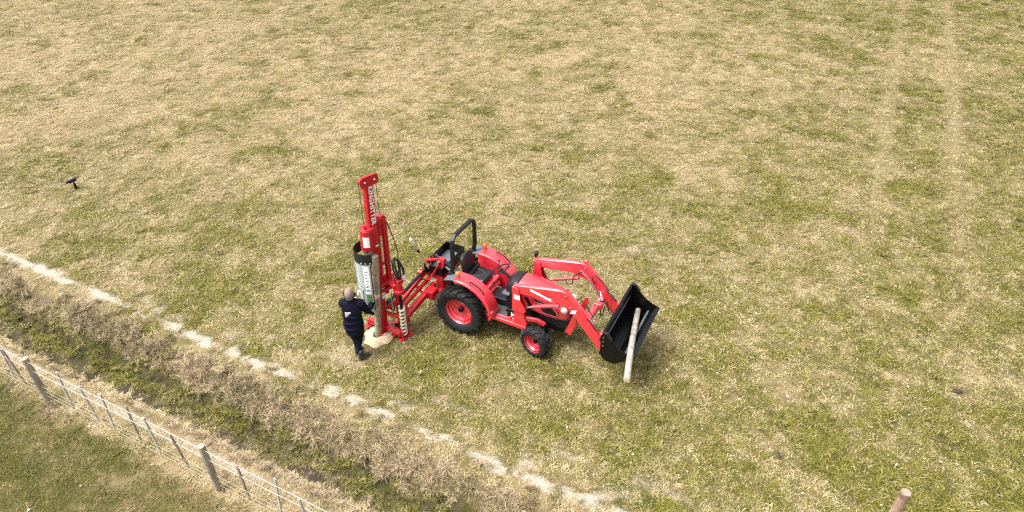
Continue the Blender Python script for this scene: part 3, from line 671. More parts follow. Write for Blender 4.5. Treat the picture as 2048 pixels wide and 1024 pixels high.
# front loader
def arm_profile():
    top = [(1.10, 1.44), (1.14, 1.515), (1.22, 1.53), (2.10, 1.72), (2.20, 1.715), (2.28, 1.65), (2.93, 0.90)]
    bot = [(2.95, 0.78), (2.86, 0.72), (2.74, 0.80), (2.26, 1.36), (2.12, 1.40), (1.9, 1.44), (1.22, 1.34), (1.12, 1.36)]
    return top + bot
for sg in (-1, 1):
    ya, yb = sg * 0.425, sg * 0.515
    bm = B(); prism(bm, arm_profile(), ya, yb)
    # raised cap strip along the rear arm
    bar(bm, [(1.26, sg * 0.47, 1.525), (2.06, sg * 0.47, 1.70)], 0.05, 0.04)
    for p in ((1.19, 1.46), (2.19, 1.63), (2.88, 0.80), (2.04, 1.33), (2.30, 1.40)): cyl(bm, (p[0], sg * 0.405, p[1]), (p[0], sg * 0.535, p[1]), 0.024, 10)
    arm = obj('loader_arm', bm, 'tractor_red', tractor, 0.010)
    bm = B(); 
    for q in (0.40, 0.52): prism(bm, [(1.12, 0.92), (1.36, 0.92), (1.42, 0.99), (1.38, 1.06), (1.30, 1.20), (1.26, 1.47), (1.12, 1.50)], sg * q, sg * (q + 0.016))
    box(bm, (1.15, sg * 0.468, 1.12), (0.05, 0.12, 0.40)); obj('loader_tower', bm, 'tractor_red', tractor, 0.006)
    bm = B(); cyl(bm, (1.54, sg * 0.47, 1.115), (2.03, sg * 0.47, 1.32), 0.036, 16); ellipsoid(bm, (2.04, sg * 0.47, 1.322), (0.04, 0.03, 0.04)); lc = obj('lift_cylinder', bm, 'tractor_red', arm)
    bm = B(); cyl(bm, (1.37, sg * 0.47, 1.03), (1.56, sg * 0.47, 1.12), 0.018, 12); obj('piston_rod', bm, 'chrome', lc)
    d = Vector((2.90, 0, 1.02)) - Vector((2.20, 0, 1.76))
    p0 = Vector((2.18, sg * 0.47, 1.755)); 
    bm = B(); cyl(bm, p0, p0 + d * 0.66, 0.034, 16); ellipsoid(bm, p0, (0.045, 0.032, 0.045)); tcy = obj('tilt_cylinder', bm, 'tractor_red', arm)
    bm = B(); cyl(bm, p0 + d * 0.64, p0 + d * 0.97, 0.018, 12); obj('piston_rod', bm, 'chrome', tcy)
    # oil pipes along the inner face
    bm = B()
    for k in (0.0, 0.03): tube(bm, [(2.10, sg * 0.41, 1.58 - k), (2.24, sg * 0.40, 1.50 - k), (2.52, sg * 0.40, 1.16 - k), (2.60, sg * 0.36, 1.02 - k)], 0.009, 6)
    split_obj('oil_pipe', bm, 'chrome', arm)
    bm = B(); tube(bm, [(1.80, sg * 0.42, 1.24), (1.86, sg * 0.38, 1.17), (1.96, sg * 0.38, 1.22), (1.99, sg * 0.39, 1.40), (2.08, sg * 0.40, 1.50), (2.14, sg * 0.40, 1.54)], 0.012, 6)
    tube(bm, [(2.42, sg * 0.40, 1.36), (2.36, sg * 0.36, 1.50), (2.42, sg * 0.38, 1.58), (2.56, sg * 0.40, 1.46), (2.70, sg * 0.42, 1.28)], 0.010, 6); split_obj('hose', bm, 'rubber', arm)
    bm = B(); prism(bm, [(2.84, 0.68), (2.96, 0.66), (3.0, 0.80), (3.0, 1.06), (2.90, 1.05), (2.82, 0.84)], sg * 0.40, sg * 0.54); obj('bucket_bracket', bm, 'tractor_red', arm, 0.008)
    # decals on the outer face
    yo = sg * 0.517
    m_ = lambda x, z, a: basis((sg * -1 * math.cos(a) * -1 if sg < 0 else -math.cos(a), 0, math.sin(a) if sg < 0 else -math.sin(a)), (-math.sin(a) if sg < 0 else math.sin(a) , 0, math.cos(a)), (0, sg, 0), (x, yo, z))
    bm = B(); mm = m_(1.70, 1.485, 0.205); box(bm, (0, 0, 0), (0.44, 0.05, 0.004)); dc = obj('decal', bm, 'white_paint', arm, 0, mm)
    text_obj('lettering', 'KL2410', 0.05, m_(1.79, 1.503, 0.205) @ Matrix.Translation((0, 0, 0.004)), 'muff_grey', dc, 0.001, 1.0, 0.0005)
    bm = B(); box(bm, (0, 0, 0), (0.105, 0.085, 0.004)); obj('decal', bm, 'white_paint', arm, 0, m_(2.36, 1.33, -0.3 if sg < 0 else -0.3))
    bm = B(); box(bm, (1.225, sg * 0.538, 1.27), (0.12, 0.004, 0.10)); obj('decal', bm, 'white_paint', arm)
bm = B(); bar(bm, [(2.56, -0.43, 1.03), (2.56, 0.43, 1.03)], 0.11, 0.11); box(bm, (2.60, 0.16, 1.08), (0.16, 0.10, 0.12)); obj('cross_tube', bm, 'tractor_red', tractor, 0.012)
bm = B(); box(bm, (2.60, 0.28, 1.12), (0.10, 0.09, 0.07)); tube(bm, [(2.56, 0.20, 1.10), (2.62, 0.26, 1.20), (2.56, 0.34, 1.26), (2.50, 0.37, 1.22)], 0.014, 8); obj('oil_coupling', bm, 'chrome', tractor, 0.006)
bm = B(); tube(bm, [(2.62, 0.2, 1.05), (2.68, 0.1, 0.9), (2.72, 0.05, 0.95), (2.70, 0.25, 1.02)], 0.012, 6); tube(bm, [(2.70, 0.36, 1.05), (2.78, 0.28, 0.90), (2.88, 0.30, 0.82), (2.92, 0.36, 0.86)], 0.012, 6); split_obj('hose', bm, 'rubber', tractor)
bm = B(); tube(bm, [(1.12, 0.50, 1.46), (1.12, 0.53, 1.54)], 0.016, 8); box(bm, (1.12, 0.53, 1.56), (0.05, 0.09, 0.13), Matrix.Rotation(0.3, 4, 'X')); obj('side_mirror', bm, 'black_plastic', tractor, 0.008)
bm = B(); tube(bm, [(1.10, 0.50, 1.36), (1.02, 0.44, 1.22), (1.04, 0.40, 1.05)], 0.010, 6); split_obj('hose', bm, 'rubber', tractor)

# bucket
BW = 0.76
in_path = [(3.05, 1.30), (3.02, 1.24), (3.02, 0.86), (3.06, 0.76), (3.14, 0.70), (3.26, 0.68), (3.62, 0.94)]
bm = B(); sheet(bm, in_path, -BW, BW, -0.014)
bar(bm, [(3.035, -BW, 1.30), (3.035, BW, 1.30)], 0.05, 0.05)
bar(bm, [(2.985, -BW, 1.12), (2.985, BW, 1.12)], 0.035, 0.06); bar(bm, [(3.00, -BW, 0.80), (3.00, BW, 0.80)], 0.035, 0.06)
bucket = obj('bucket', bm, 'black_paint', tractor, 0.004)
side = [(3.03, 1.33), (3.10, 1.32), (3.20, 1.20), (3.34, 1.07), (3.48, 1.00), (3.63, 0.95), (3.60, 0.915), (3.27, 0.665), (3.12, 0.69), (3.04, 0.75), (3.005, 0.86), (3.0, 1.20)]
for sg in (-1, 1):
    bm = B(); prism(bm, side, sg * BW, sg * (BW + 0.016)); obj('side_plate', bm, 'black_paint', bucket, 0.003)
    bm = B(); bar(bm, [(3.03, sg * (BW + 0.01), 1.335), (3.11, sg * (BW + 0.01), 1.325), (3.20, sg * (BW + 0.01), 1.205)], 0.06, 0.02); obj('corner_plate', bm, 'black_plastic', bucket, 0.003)
    bm = B()
    for k in range(3): cyl(bm, (3.05, sg * (BW + 0.015), 1.22 - 0.10 * k), (3.05, sg * (BW + 0.028), 1.22 - 0.10 * k), 0.012, 6)
    obj('bolts', bm, 'steel', bucket)['kind'] = 'stuff'
bm = B(); bar(bm, [(3.58, -BW - 0.01, 0.925), (3.58, BW + 0.01, 0.925)], 0.12, 0.022); bm.transform(Matrix.Translation((3.58, 0, 0.925)) @ Matrix.Rotation(R(-36), 4, 'Y') @ Matrix.Translation((-3.58, 0, -0.925)))
obj('cutting_edge', bm, 'black_plastic', bucket, 0.004)
bm = B(); bar(bm, [(3.036, -BW + 0.01, 1.06), (3.036, BW - 0.01, 1.06)], 0.02, 0.012); obj('wear_strip', bm, 'steel', bucket, 0.003)
bm = B(); bar(bm, [(3.42, -BW + 0.01, 0.815), (3.42, BW - 0.01, 0.815)], 0.05, 0.012); bm.transform(Matrix.Translation((3.42, 0, 0.815)) @ Matrix.Rotation(R(-36), 4, 'Y') @ Matrix.Translation((-3.42, 0, -0.815))); obj('wear_strip', bm, 'grey_plastic', bucket, 0.003)

# ------------------------------------------------------------------ post driver hitched to the tractor's back
RIG_LOC = Vector((-2.55 - 0.085 * 0.7071, 10.42 - 0.085 * 0.7071, 0.0))
driver = empty('post_driver', RIG_LOC, R(45))
tag(driver, 'tall dark red post driver with white lettered mast, hammer and guard beside the man', 'post driver')
RGM = Matrix.Translation(RIG_LOC) @ Matrix.Rotation(R(45), 4, 'Z')
T2R = RGM.inverted() @ TRM            # tractor space into the post driver's space
LEAN = Matrix.Rotation(R(1.7), 4, 'Y')
bm = B(); box(bm, (0, 0, 1.74), (0.175, 0.11, 3.42))
mast = obj('mast', bm, 'machine_red', driver, 0.012, LEAN)
text_obj('lettering', 'KINGHITTER', 0.125, LEAN @ basis((0, 0, -1), (1, 0, 0), (0, -1, 0), (0.012, -0.0575, 2.99)), 'white_paint', mast, 0.0045, 1.0, 0.002, 1.13)
for sg in (-1,):
    bm = B(); prism(bm, [(-0.19, 3.44), (-0.17, 3.40), (0.17, 3.40), (0.19, 3.44), (0.19, 3.56), (0.15, 3.60), (-0.15, 3.60), (-0.19, 3.56)], sg * 0.062, sg * 0.080)
    cp = obj('cap_plate', bm, 'machine_red', driver, 0.006, LEAN)
    for xx in (-0.10, 0.10):
        bm = B(); cyl(bm, (xx, sg * 0.080, 3.50), (xx, sg * 0.100, 3.50), 0.018, 6); obj('bolt', bm, 'galvanised', cp, 0, LEAN)
for xx in (-0.10, 0.10):
    bm = B(); cyl(bm, (xx, -0.055, 3.48), (xx, 0.02, 3.48), 0.07, 20); obj('pulley', bm, 'machine_red', driver, 0, LEAN)
bm = B(); box(bm, (0, -0.03, 3.575), (0.26, 0.06, 0.012)); obj('cap_cover', bm, 'machine_red', driver, 0.003, LEAN)
bm = B(); cyl(bm, (-0.18, 0, 3.50), (-0.165, 0, 2.50), 0.006, 6); obj('cable', bm, 'black_plastic', driver, 0, LEAN)
bm = B(); cyl(bm, (0.18, 0, 3.50), (0.185, 0, 2.62), 0.006, 6); obj('cable', bm, 'black_plastic', driver, 0, LEAN)
# hammer
bm = B(); hp = [(-0.125 + 0.128 * math.cos(a), 0.128 * math.sin(a)) for a in np.linspace(R(55), R(305), 26)] + [(0.03, -0.105), (0.03, 0.105)]
prism(bm, hp, 2.10, 2.54, 'xy'); hammer = obj('hammer', bm, 'machine_red', driver, 0.012, LEAN)
bm = B(); prism(bm, [(x * 0.9 - 0.012, y * 0.97) for x, y in hp], 2.545, 2.56, 'xy'); obj('hammer_lid', bm, 'machine_red', hammer, 0.004, LEAN)
bm = B(); cyl(bm, (-0.165, -0.02, 2.56), (-0.165, -0.02, 2.64), 0.03, 10); box(bm, (-0.165, -0.02, 2.62), (0.04, 0.08, 0.03)); obj('cable_anchor', bm, 'machine_red', hammer, 0.003, LEAN)
bm = B(); lathe(bm, [(0.130, 2.20), (0.132, 2.20), (0.132, 2.42), (0.130, 2.42)], 12, 'z', R(198), R(252), False); bm.transform(Matrix.Translation((-0.125, 0, 0))); obj('label_sticker', bm, 'white_paint', hammer, 0, LEAN)
bm = B(); box(bm, (0.0, -0.108, 2.16), (0.07, 0.004, 0.03)); obj('label_sticker', bm, 'white_paint', hammer, 0, LEAN)
bm = B()
for k in range(5): cyl(bm, (0.012, -0.104, 2.16 + 0.08 * k), (0.012, -0.114, 2.16 + 0.08 * k), 0.009, 6)
obj('bolts', bm, 'steel', hammer, 0, LEAN)['kind'] = 'stuff'
bm = B(); lathe(bm, [(0.001, 2.02), (0.085, 2.02), (0.085, 2.10), (0.001, 2.10)], 18, 'z'); bm.transform(Matrix.Translation((-0.15, 0, 0))); obj('hammer_cushion', bm, 'steel', hammer, 0, LEAN)
# rubber skirt and slatted guard, curved round the post
GC = (-0.14, 0.0)
def arc_pt(r, a, z): return (GC[0] + r * math.cos(R(a)), GC[1] + r * math.sin(R(a)), z)
bm = B(); lathe(bm, [(0.262, 1.92), (0.272, 1.92), (0.272, 2.14), (0.262, 2.14)], 36, 'z', R(85), R(249), False)
bm.transform(Matrix.Translation((GC[0], GC[1], 0))); skirt = obj('rubber_skirt', bm, 'rubber', driver, 0, LEAN)
bm = B()
for a in (205, 222, 240): cyl(bm, arc_pt(0.270, a, 1.95), arc_pt(0.280, a, 1.95), 0.012, 8)
obj('bolts', bm, 'galvanised', skirt, 0, LEAN)['kind'] = 'stuff'
ga0, ga1 = 158, 236
bm = B()
for a in (ga0, ga1): bar(bm, [arc_pt(0.262, a, 0.85), arc_pt(0.262, a, 1.93)], 0.022, 0.022)
for z in (0.85, 1.32, 1.93): 
    for q in range(8): bar(bm, [arc_pt(0.262, ga0 + (ga1 - ga0) * q / 8, z), arc_pt(0.262, ga0 + (ga1 - ga0) * (q + 1) / 8, z)], 0.014, 0.032)
bar(bm, [arc_pt(0.268, 194, 1.05), arc_pt(0.268, 194, 1.32)], 0.014, 0.014); bar(bm, [arc_pt(0.272, 194, 1.30), arc_pt(0.272, 170, 1.46)], 0.014, 0.014); bar(bm, [arc_pt(0.272, 194, 1.30), arc_pt(0.272, 222, 1.46)], 0.014, 0.014)
guard = obj('guard', bm, 'guard_metal', driver, 0.003, LEAN)
bm = B(); bar(bm, [arc_pt(0.27, ga1 + 3.5, 0.84), arc_pt(0.27, ga1 + 3.5, 1.95)], 0.012, 0.016); obj('guard_edge', bm, 'black_plastic', guard, 0, LEAN)
slat_me = None
for k in range(30):
    z = 0.765 + 0.0385 * k
    if abs(z - 1.32) < 0.02 or z < 0.88: continue
    if slat_me is None:
        bm = B(); lathe(bm, [(0.254, 0), (0.262, -0.001), (0.262, 0.021), (0.254, 0.022), (0.254, 0)], 9, 'z', R(ga0), R(ga1), False); bm.transform(Matrix.Translation((GC[0], GC[1], 0)))
        bm.transform(LEAN); so_ = obj('slat', bm, 'guard_metal', guard); slat_me = so_.data
    else:
        so_ = bpy.data.objects.new('slat', slat_me); COL.objects.link(so_); so_.parent = guard
    so_.location = (math.sin(R(1.7)) * z, 0, z)
bm = B(); lathe(bm, [(0.264, 1.24), (0.268, 1.24), (0.268, 1.88), (0.264, 1.88)], 6, 'z', R(208), R(232), False); bm.transform(Matrix.Translation((GC[0], GC[1], 0))); obj('warning_sticker', bm, 'white_paint', guard, 0, LEAN)
bm = B()
for k in range(7):
    lathe(bm, [(0.2685, 1.33 + 0.07 * k), (0.2695, 1.33 + 0.07 * k), (0.2695, 1.342 + 0.07 * k), (0.2685, 1.342 + 0.07 * k)], 5, 'z', R(212), R(226 - 3 * (k % 3)), False)
bm.transform(Matrix.Translation((GC[0], GC[1], 0))); obj('sticker_print', bm, 'muff_grey', guard, 0, LEAN)['kind'] = 'stuff'
bm = B(); lathe(bm, [(0.264, 0.88), (0.268, 0.88), (0.268, 1.23), (0.264, 1.23)], 6, 'z', R(210), R(233), False); bm.transform(Matrix.Translation((GC[0], GC[1], 0))); obj('guard_panel', bm, 'green_panel', guard, 0, LEAN)
bm = B(); box(bm, arc_pt(0.275, 163, 1.16), (0.05, 0.05, 0.10), Matrix.Rotation(R(163), 4, 'Z')); obj('guard_hinge', bm, 'white_paint', guard, 0.006, LEAN)

# side channel with slots, ram tube
bm = B()
for x0, x1, z0, z1 in ((0.086, 0.125, 0.9, 2.55), (0.19, 0.215, 0.9, 2.55), (0.125, 0.19, 2.26, 2.55), (0.125, 0.19, 1.60, 1.66), (0.125, 0.19, 0.9, 1.36)):
    box(bm, ((x0 + x1) / 2, 0.0, (z0 + z1) / 2), (x1 - x0, 0.03, z1 - z0))
obj('slotted_channel', bm, 'machine_red', driver, 0.003, LEAN)
bm = B(); box(bm, (0.25, -0.01, 1.80), (0.085, 0.085, 1.52)); obj('ram_tube', bm, 'machine_red', driver, 0.012, LEAN)
bm = B(); cyl(bm, (0.20, -0.07, 2.64), (0.20, 0.07, 2.64), 0.07, 18); cyl(bm, (0.20, -0.08, 2.64), (0.20, 0.08, 2.64), 0.025, 10); box(bm, (0.15, 0, 2.58), (0.10, 0.10, 0.12)); obj('ram_pulley', bm, 'machine_red', driver, 0.006, LEAN)
bm = B(); cyl(bm, (0.155, 0.02, 1.40), (0.155, 0.02, 2.30), 0.016, 10); obj('ram_rod', bm, 'chrome', driver, 0, LEAN)
bm = B(); box(bm, (0.16, -0.02, 1.22), (0.36, 0.20, 0.06)); box(bm, (0.16, -0.02, 1.08), (0.36, 0.20, 0.05)); box(bm, (0.30, -0.10, 1.15), (0.12, 0.12, 0.14)); cyl(bm, (0.36, -0.12, 1.02), (0.36, -0.12, 1.30), 0.035, 12); obj('slide_bracket', bm, 'machine_red', driver, 0.008, LEAN)
bm = B(); box(bm, (0.055, -0.0575, 0.99), (0.075, 0.004, 0.26)); obj('label_sticker', bm, 'white_paint', mast, 0, LEAN)
bm = B()
for k in range(2): box(bm, (0.055, -0.061, 0.94 + 0.09 * k), (0.06, 0.002, 0.012))
obj('sticker_print', bm, 'red_mark', mast, 0, LEAN)['kind'] = 'stuff'

# foot frame
bm = B(); bar(bm, [(0.03, -0.02, 0.16), (0.12, -0.46, 0.16)], 0.10, 0.11); bar(bm, [(0.05, -0.02, 0.50), (0.20, -0.36, 0.50)], 0.07, 0.07)
bar(bm, [(0.12, -0.03, 0.10), (0.52, -0.20, 0.14)], 0.09, 0.10); bar(bm, [(0.30, -0.36, 0.12), (0.30, -0.36, 0.72)], 0.06, 0.09); bar(bm, [(0.33, -0.14, 0.10), (0.33, -0.14, 1.05)], 0.08, 0.08)
bar(bm, [(0.20, -0.40, 0.20), (0.36, -0.34, 0.20)], 0.07, 0.10); box(bm, (0.0, 0, 0.035), (0.26, 0.2, 0.05)); bar(bm, [(0.12, -0.1, 0.62), (0.30, -0.20, 0.78)], 0.05, 0.10)
obj('base_frame', bm, 'machine_red', driver, 0.006)
for (fx, fy) in ((0.09, -0.26), (-0.12, 0.34), (0.13, -0.47), (0.30, -0.46)):
    bm = B(); box(bm, (fx, fy, 0.03), (0.15, 0.10, 0.03)); cyl(bm, (fx, fy, 0.03), (fx, fy, 0.20), 0.025, 10); obj('foot', bm, 'machine_red', driver, 0.005)
bm = B(); bar(bm, [(-0.12, 0.34, 0.18), (0.02, 0.04, 0.20)], 0.08, 0.10); obj('outrigger', bm, 'machine_red', driver, 0.006)
bm = B(); cyl(bm, (0.10, -0.24, 0.05), (0.17, -0.20, 1.02), 0.014, 10); obj('steady_rod', bm, 'steel', driver)
bm = B(); tube(bm, [(0.12, -0.02, 0.58), (0.24, -0.12, 0.50), (0.32, -0.04, 0.62), (0.42, 0.05, 0.7)], 0.02, 8); tube(bm, [(0.10, 0.0, 0.70), (0.22, -0.10, 0.72), (0.36, 0.0, 0.80)], 0.018, 8); box(bm, (0.22, -0.04, 0.66), (0.12, 0.12, 0.14)); split_obj('hose', bm, 'rubber', driver)

# soil auger beside the mast
AX, AY = 0.205, -0.44
bm = B(); cyl(bm, (AX, AY, 0.03), (AX, AY, 0.82), 0.026, 12); auger = obj('auger', bm, 'black_paint', driver)
bm = B(); turns, z0, z1, ro, ri = 8.5, 0.05, 0.80, 0.066, 0.022; nseg = int(turns * 20); prev = None
for i in range(nseg + 1):
    a = 2 * math.pi * turns * i / nseg; z = z0 + (z1 - z0) * i / nseg
    ring = [bm.verts.new((AX + r_ * math.cos(a), AY + r_ * math.sin(a), z + dz)) for r_, dz in ((ri, 0.0), (ro, -0.004), (ro, 0.030), (ri, 0.012))]
    if prev:
        for q in range(4): bm.faces.new((prev[q], prev[(q + 1) % 4], ring[(q + 1) % 4], ring[q]))
    prev = ring
obj('flighting', bm, 'cream_paint', auger)
bm = B(); cyl(bm, (AX, AY, 0.80), (AX, AY, 1.18), 0.034, 14); obj('auger_shaft', bm, 'black_paint', auger)
bm = B(); cyl(bm, (AX, AY, 1.16), (AX, AY, 1.24), 0.10, 18); cyl(bm, (AX, AY, 1.24), (AX, AY, 1.38), 0.065, 16); box(bm, (AX + 0.01, AY, 1.42), (0.13, 0.11, 0.10)); cyl(bm, (AX - 0.06, AY + 0.06, 1.18), (AX - 0.06, AY + 0.06, 1.34), 0.03, 10); box(bm, (AX - 0.02, AY + 0.14, 1.26), (0.12, 0.22, 0.08)); obj('auger_motor', bm, 'machine_red', driver, 0.01)
bm = B(); bar(bm, [(AX - 0.06, AY + 0.02, 1.40), (AX - 0.09, AY + 0.02, 1.66)], 0.035, 0.035); obj('auger_handle', bm, 'machine_red', driver, 0.006)
bm = B(); tube(bm, [(AX + 0.03, AY - 0.02, 1.46), (AX - 0.01, AY, 1.66), (AX - 0.03, AY + 0.02, 1.82), (AX + 0.0, AY + 0.05, 1.92), (AX + 0.08, AY + 0.05, 1.86), (AX + 0.13, AY, 1.68), (AX + 0.12, AY - 0.04, 1.50)], 0.021, 10)
tube(bm, [(AX, AY, 1.46), (AX - 0.06, AY + 0.03, 1.70), (AX - 0.04, AY + 0.08, 1.90), (AX + 0.03, AY + 0.06, 1.93), (AX + 0.07, AY, 1.80), (AX + 0.05, AY - 0.02, 1.46)], 0.017, 10); split_obj('hose', bm, 'rubber', driver)
bm = B(); tube(bm, [(0.27, 0.0, 2.58), (0.33, -0.02, 2.60), (0.37, -0.05, 2.50), (0.40, -0.14, 2.2), (0.38, -0.28, 1.95), (AX + 0.08, AY + 0.06, 1.80), (AX + 0.05, AY + 0.03, 1.55)], 0.011, 8); split_obj('hose', bm, 'rubber', driver)
bm = B(); cyl(bm, (AX + 0.12, AY - 0.04, 1.44), (AX + 0.125, AY - 0.04, 1.54), 0.026, 8); obj('hose_fitting', bm, 'galvanised', driver)

# parallel arms back to the tractor and the headstock
def tlink(name, pts, a, b, mat='machine_red', bev=0.008):
    bm = B(); bar(bm, pts, a, b); return obj(name, bm, mat, driver, bev, T2R)
tlink('link_arm', [(-0.92, -1.22, 0.44), (-0.93, -0.10, 0.52)], 0.11, 0.11)
tlink('link_arm', [(-1.06, -1.10, 0.56), (-1.03, -0.05, 0.66)], 0.06, 0.07)
tlink('link_arm', [(-1.15, -1.05, 0.60), (-1.14, -0.02, 0.78)], 0.08, 0.08)
tlink('cross_bar', [(-0.90, -0.50, 0.48), (-1.16, -0.46, 0.68)], 0.05, 0.05)
tlink('cross_bar', [(-0.90, -1.02, 0.46), (-1.16, -0.98, 0.60)], 0.06, 0.06)
bm = B(); cyl(bm, (-1.12, -0.95, 0.80), (-1.13, 0.12, 0.86), 0.035, 12); obj('hose_sleeve', bm, 'rubber', driver, 0, T2R)
bm = B(); cyl(bm, (-0.98, -1.0, 0.42), (-0.98, -0.45, 0.46), 0.03, 12); obj('shift_cylinder', bm, 'black_paint', driver, 0, T2R)
bm = B()
prism(bm, [(-0.12, 0.40), (0.10, 0.40), (0.14, 0.70), (0.06, 1.16), (-0.02, 1.16), (-0.12, 0.80)], -0.86, -0.70, 'yz')
bar(bm, [(-0.75, -0.42, 0.42), (-0.75, 0.45, 0.42)], 0.09, 0.10); bar(bm, [(-0.78, -0.1, 0.85), (-1.14, -0.08, 0.98)], 0.05, 0.07); bar(bm, [(-1.15, -0.1, 0.75), (-1.16, 0.0, 1.0), (-0.85, 0.02, 1.12)], 0.05, 0.07)
bar(bm, [(-1.14, -0.02, 0.70), (-0.80, 0.0, 0.66)], 0.08, 0.10); box(bm, (-0.82, -0.36, 0.50), (0.16, 0.22, 0.18)); bar(bm, [(-1.14, -0.3, 0.70), (-0.92, -0.25, 0.75), (-0.78, -0.05, 1.10)], 0.03, 0.03)
bar(bm, [(-0.42, -0.28, 0.45), (-0.76, -0.34, 0.44)], 0.05, 0.07); bar(bm, [(-0.42, 0.28, 0.45), (-0.76, 0.34, 0.44)], 0.05, 0.07)
obj('headstock', bm, 'machine_red', driver, 0.006, T2R)
bm = B(); bar(bm, [(-0.38, 0.0, 0.85), (-0.80, 0.0, 1.02)], 0.04, 0.04); cyl(bm, (-0.80, -0.10, 1.10), (-0.80, 0.12, 1.10), 0.022, 8); obj('top_link', bm, 'steel', driver, 0.004, T2R)
bm = B()
for k in range(3): tube(bm, [(-1.05 + 0.05 * k, 0.02, 1.0), (-1.02 + 0.03 * k, 0.06, 1.16), (-0.92, 0.03 * k, 1.20 - 0.02 * k), (-0.62, -0.02 + 0.03 * k, 1.08), (-0.36, -0.05 + 0.05 * k, 0.98)], 0.012, 6)
split_obj('hose', bm, 'rubber', driver, 0, T2R)
bm = B(); tube(bm, [(-1.08, 0.05, 0.98), (-1.09, 0.06, 1.15), (-1.03, 0.05, 1.18), (-0.99, 0.03, 1.0)], 0.010, 6); tube(bm, [(-1.03, 0.14, 0.98), (-1.0, 0.16, 1.10), (-0.93, 0.12, 1.02)], 0.010, 6); tube(bm, [(-1.08, 0.0, 1.16), (-0.98, -0.06, 0.86), (-0.92, -0.3, 0.60)], 0.007, 6); split_obj('control_lever', bm, 'chrome', driver, 0, T2R)
# black tray on a red frame
tx0, tx1, ty0, ty1, tzb, tzt = -1.13, -0.69, -0.12, 0.76, 0.80, 1.01
bm = B(); box(bm, ((tx0 + tx1) / 2, (ty0 + ty1) / 2, tzb), (tx1 - tx0, ty1 - ty0, 0.012))
for xx in (tx0, tx1): box(bm, (xx, (ty0 + ty1) / 2, (tzb + tzt) / 2), (0.014, ty1 - ty0 + 0.014, tzt - tzb))
for yy in (ty0, ty1): box(bm, ((tx0 + tx1) / 2, yy, (tzb + tzt) / 2), (tx1 - tx0 - 0.015, 0.014, tzt - tzb))
tray = obj('tool_tray', bm, 'black_paint', driver, 0.003, T2R)
bm = B(); box(bm, ((tx0 + tx1) / 2, (ty0 + ty1) / 2, tzb + 0.009), (tx1 - tx0 - 0.03, ty1 - ty0 - 0.03, 0.006)); obj('tray_mat', bm, 'grey_plastic', tray, 0, T2R)
bm = B(); box(bm, ((tx0 + tx1) / 2, 0.73, 0.72), (0.42, 0.06, 0.14)); box(bm, (tx1 - 0.03, 0.35, 0.70), (0.06, 0.7, 0.10)); box(bm, (tx0 + 0.03, 0.35, 0.72), (0.06, 0.7, 0.08)); box(bm, (-0.9, 0.3, 0.60), (0.1, 0.5, 0.1)); obj('tray_frame', bm, 'machine_red', driver, 0.006, T2R)
bm = B(); cyl(bm, (tx0 - 0.06, 0.52, 0.9), (tx0, 0.52, 0.9), 0.045, 12); cyl(bm, (-1.20, -0.25, 0.85), (-1.10, -0.25, 0.85), 0.05, 12); split_obj('knob', bm, 'machine_red', driver, 0.004, T2R)

# ------------------------------------------------------------------ banded wooden stake propped against the tray
def world_line(p0, p1, segs, r, root_name, label, cat, mats):
    """round rod from p0 to p1 cut into coloured lengths (f0,f1,mat,name)"""
    p0, p1 = Vector(p0), Vector(p1); root = empty(root_name, p0); tag(root, label, cat)
    for f0, f1, mt, nm in segs:
        bm = B(); cyl(bm, (p1 - p0) * f0, (p1 - p0) * f1, r, 12); obj(nm, bm, mt, root, 0.002)
    return root
a_ = TRM @ Vector((-1.03, -0.06, 0.83)); b_ = TRM @ Vector((-1.0, -0.66, 1.98))
world_line(a_, b_, [(0, 0.12, 'steel', 'shaft_tip'), (0.12, 0.20, 'white_paint', 'band'), (0.20, 0.60, 'pale_wood', 'shaft'), (0.60, 0.69, 'black_plastic', 'band'), (0.69, 0.84, 'pale_wood', 'shaft'), (0.84, 1.0, 'white_paint', 'band')], 0.028, 'measuring_stick', 'thin wooden stick with white and black bands leaning out of the tool tray', 'stick', None)

# ------------------------------------------------------------------ round timber posts
def round_post(name, p0, p1, r0, r1, mat, label, endmat='end_grain', seed=0, mark=False):
    g = random.Random(seed); p0, p1 = Vector(p0), Vector(p1); L = (p1 - p0).length
    o = empty(name, p0); q = (p1 - p0).to_track_quat('Z', 'Y'); o.rotation_mode = 'QUATERNION'; o.rotation_quaternion = q
    bm = B(); rings = []; n = 20; ph = g.uniform(0, 6)
    for k in range(15):
        f = k / 14; rr = r0 + (r1 - r0) * f; ox = 0.010 * math.sin(f * 4 + ph); oy = 0.008 * math.cos(f * 3.1 + ph)
        rings.append([(ox + rr * (1 + 0.035 * math.sin(2 * a + ph) + 0.02 * math.sin(5 * a + 7 * f)) * math.cos(a), oy + rr * (1 + 0.03 * math.sin(3 * a + ph)) * math.sin(a), L * f) for a in [2 * math.pi * i / n for i in range(n)]])
    loft(bm, rings, True); obj('shaft', bm, mat, o, 0.004)
    for f, zz in ((0, -0.002), (14, L)):
        bm = B(); cx = sum(p[0] for p in rings[f]) / n; cy = sum(p[1] for p in rings[f]) / n
        v0 = [(cx + (p[0] - cx) * 0.94, cy + (p[1] - cy) * 0.94) for p in rings[f]]; prism(bm, v0, zz - 0.001, zz + 0.005, 'xy'); obj('cut_end', bm, endmat, o)
    if mark:
        bm = B(); lathe(bm, [(r1 * 1.06, L - 0.045), (r1 * 1.075, L - 0.045), (r1 * 1.075, L - 0.014), (r1 * 1.06, L - 0.014)], 10, 'z', R(-125), R(-60), False); obj('paint_mark', bm, 'red_mark', o)
    tag(o, label, 'post'); return o
round_post('driven_post', (-2.722, 10.262, -0.25), (-2.55, 10.27, 1.97), 0.068, 0.064, 'post_wood', 'upright weathered timber post under the hammer, steadied by the man', seed=1)
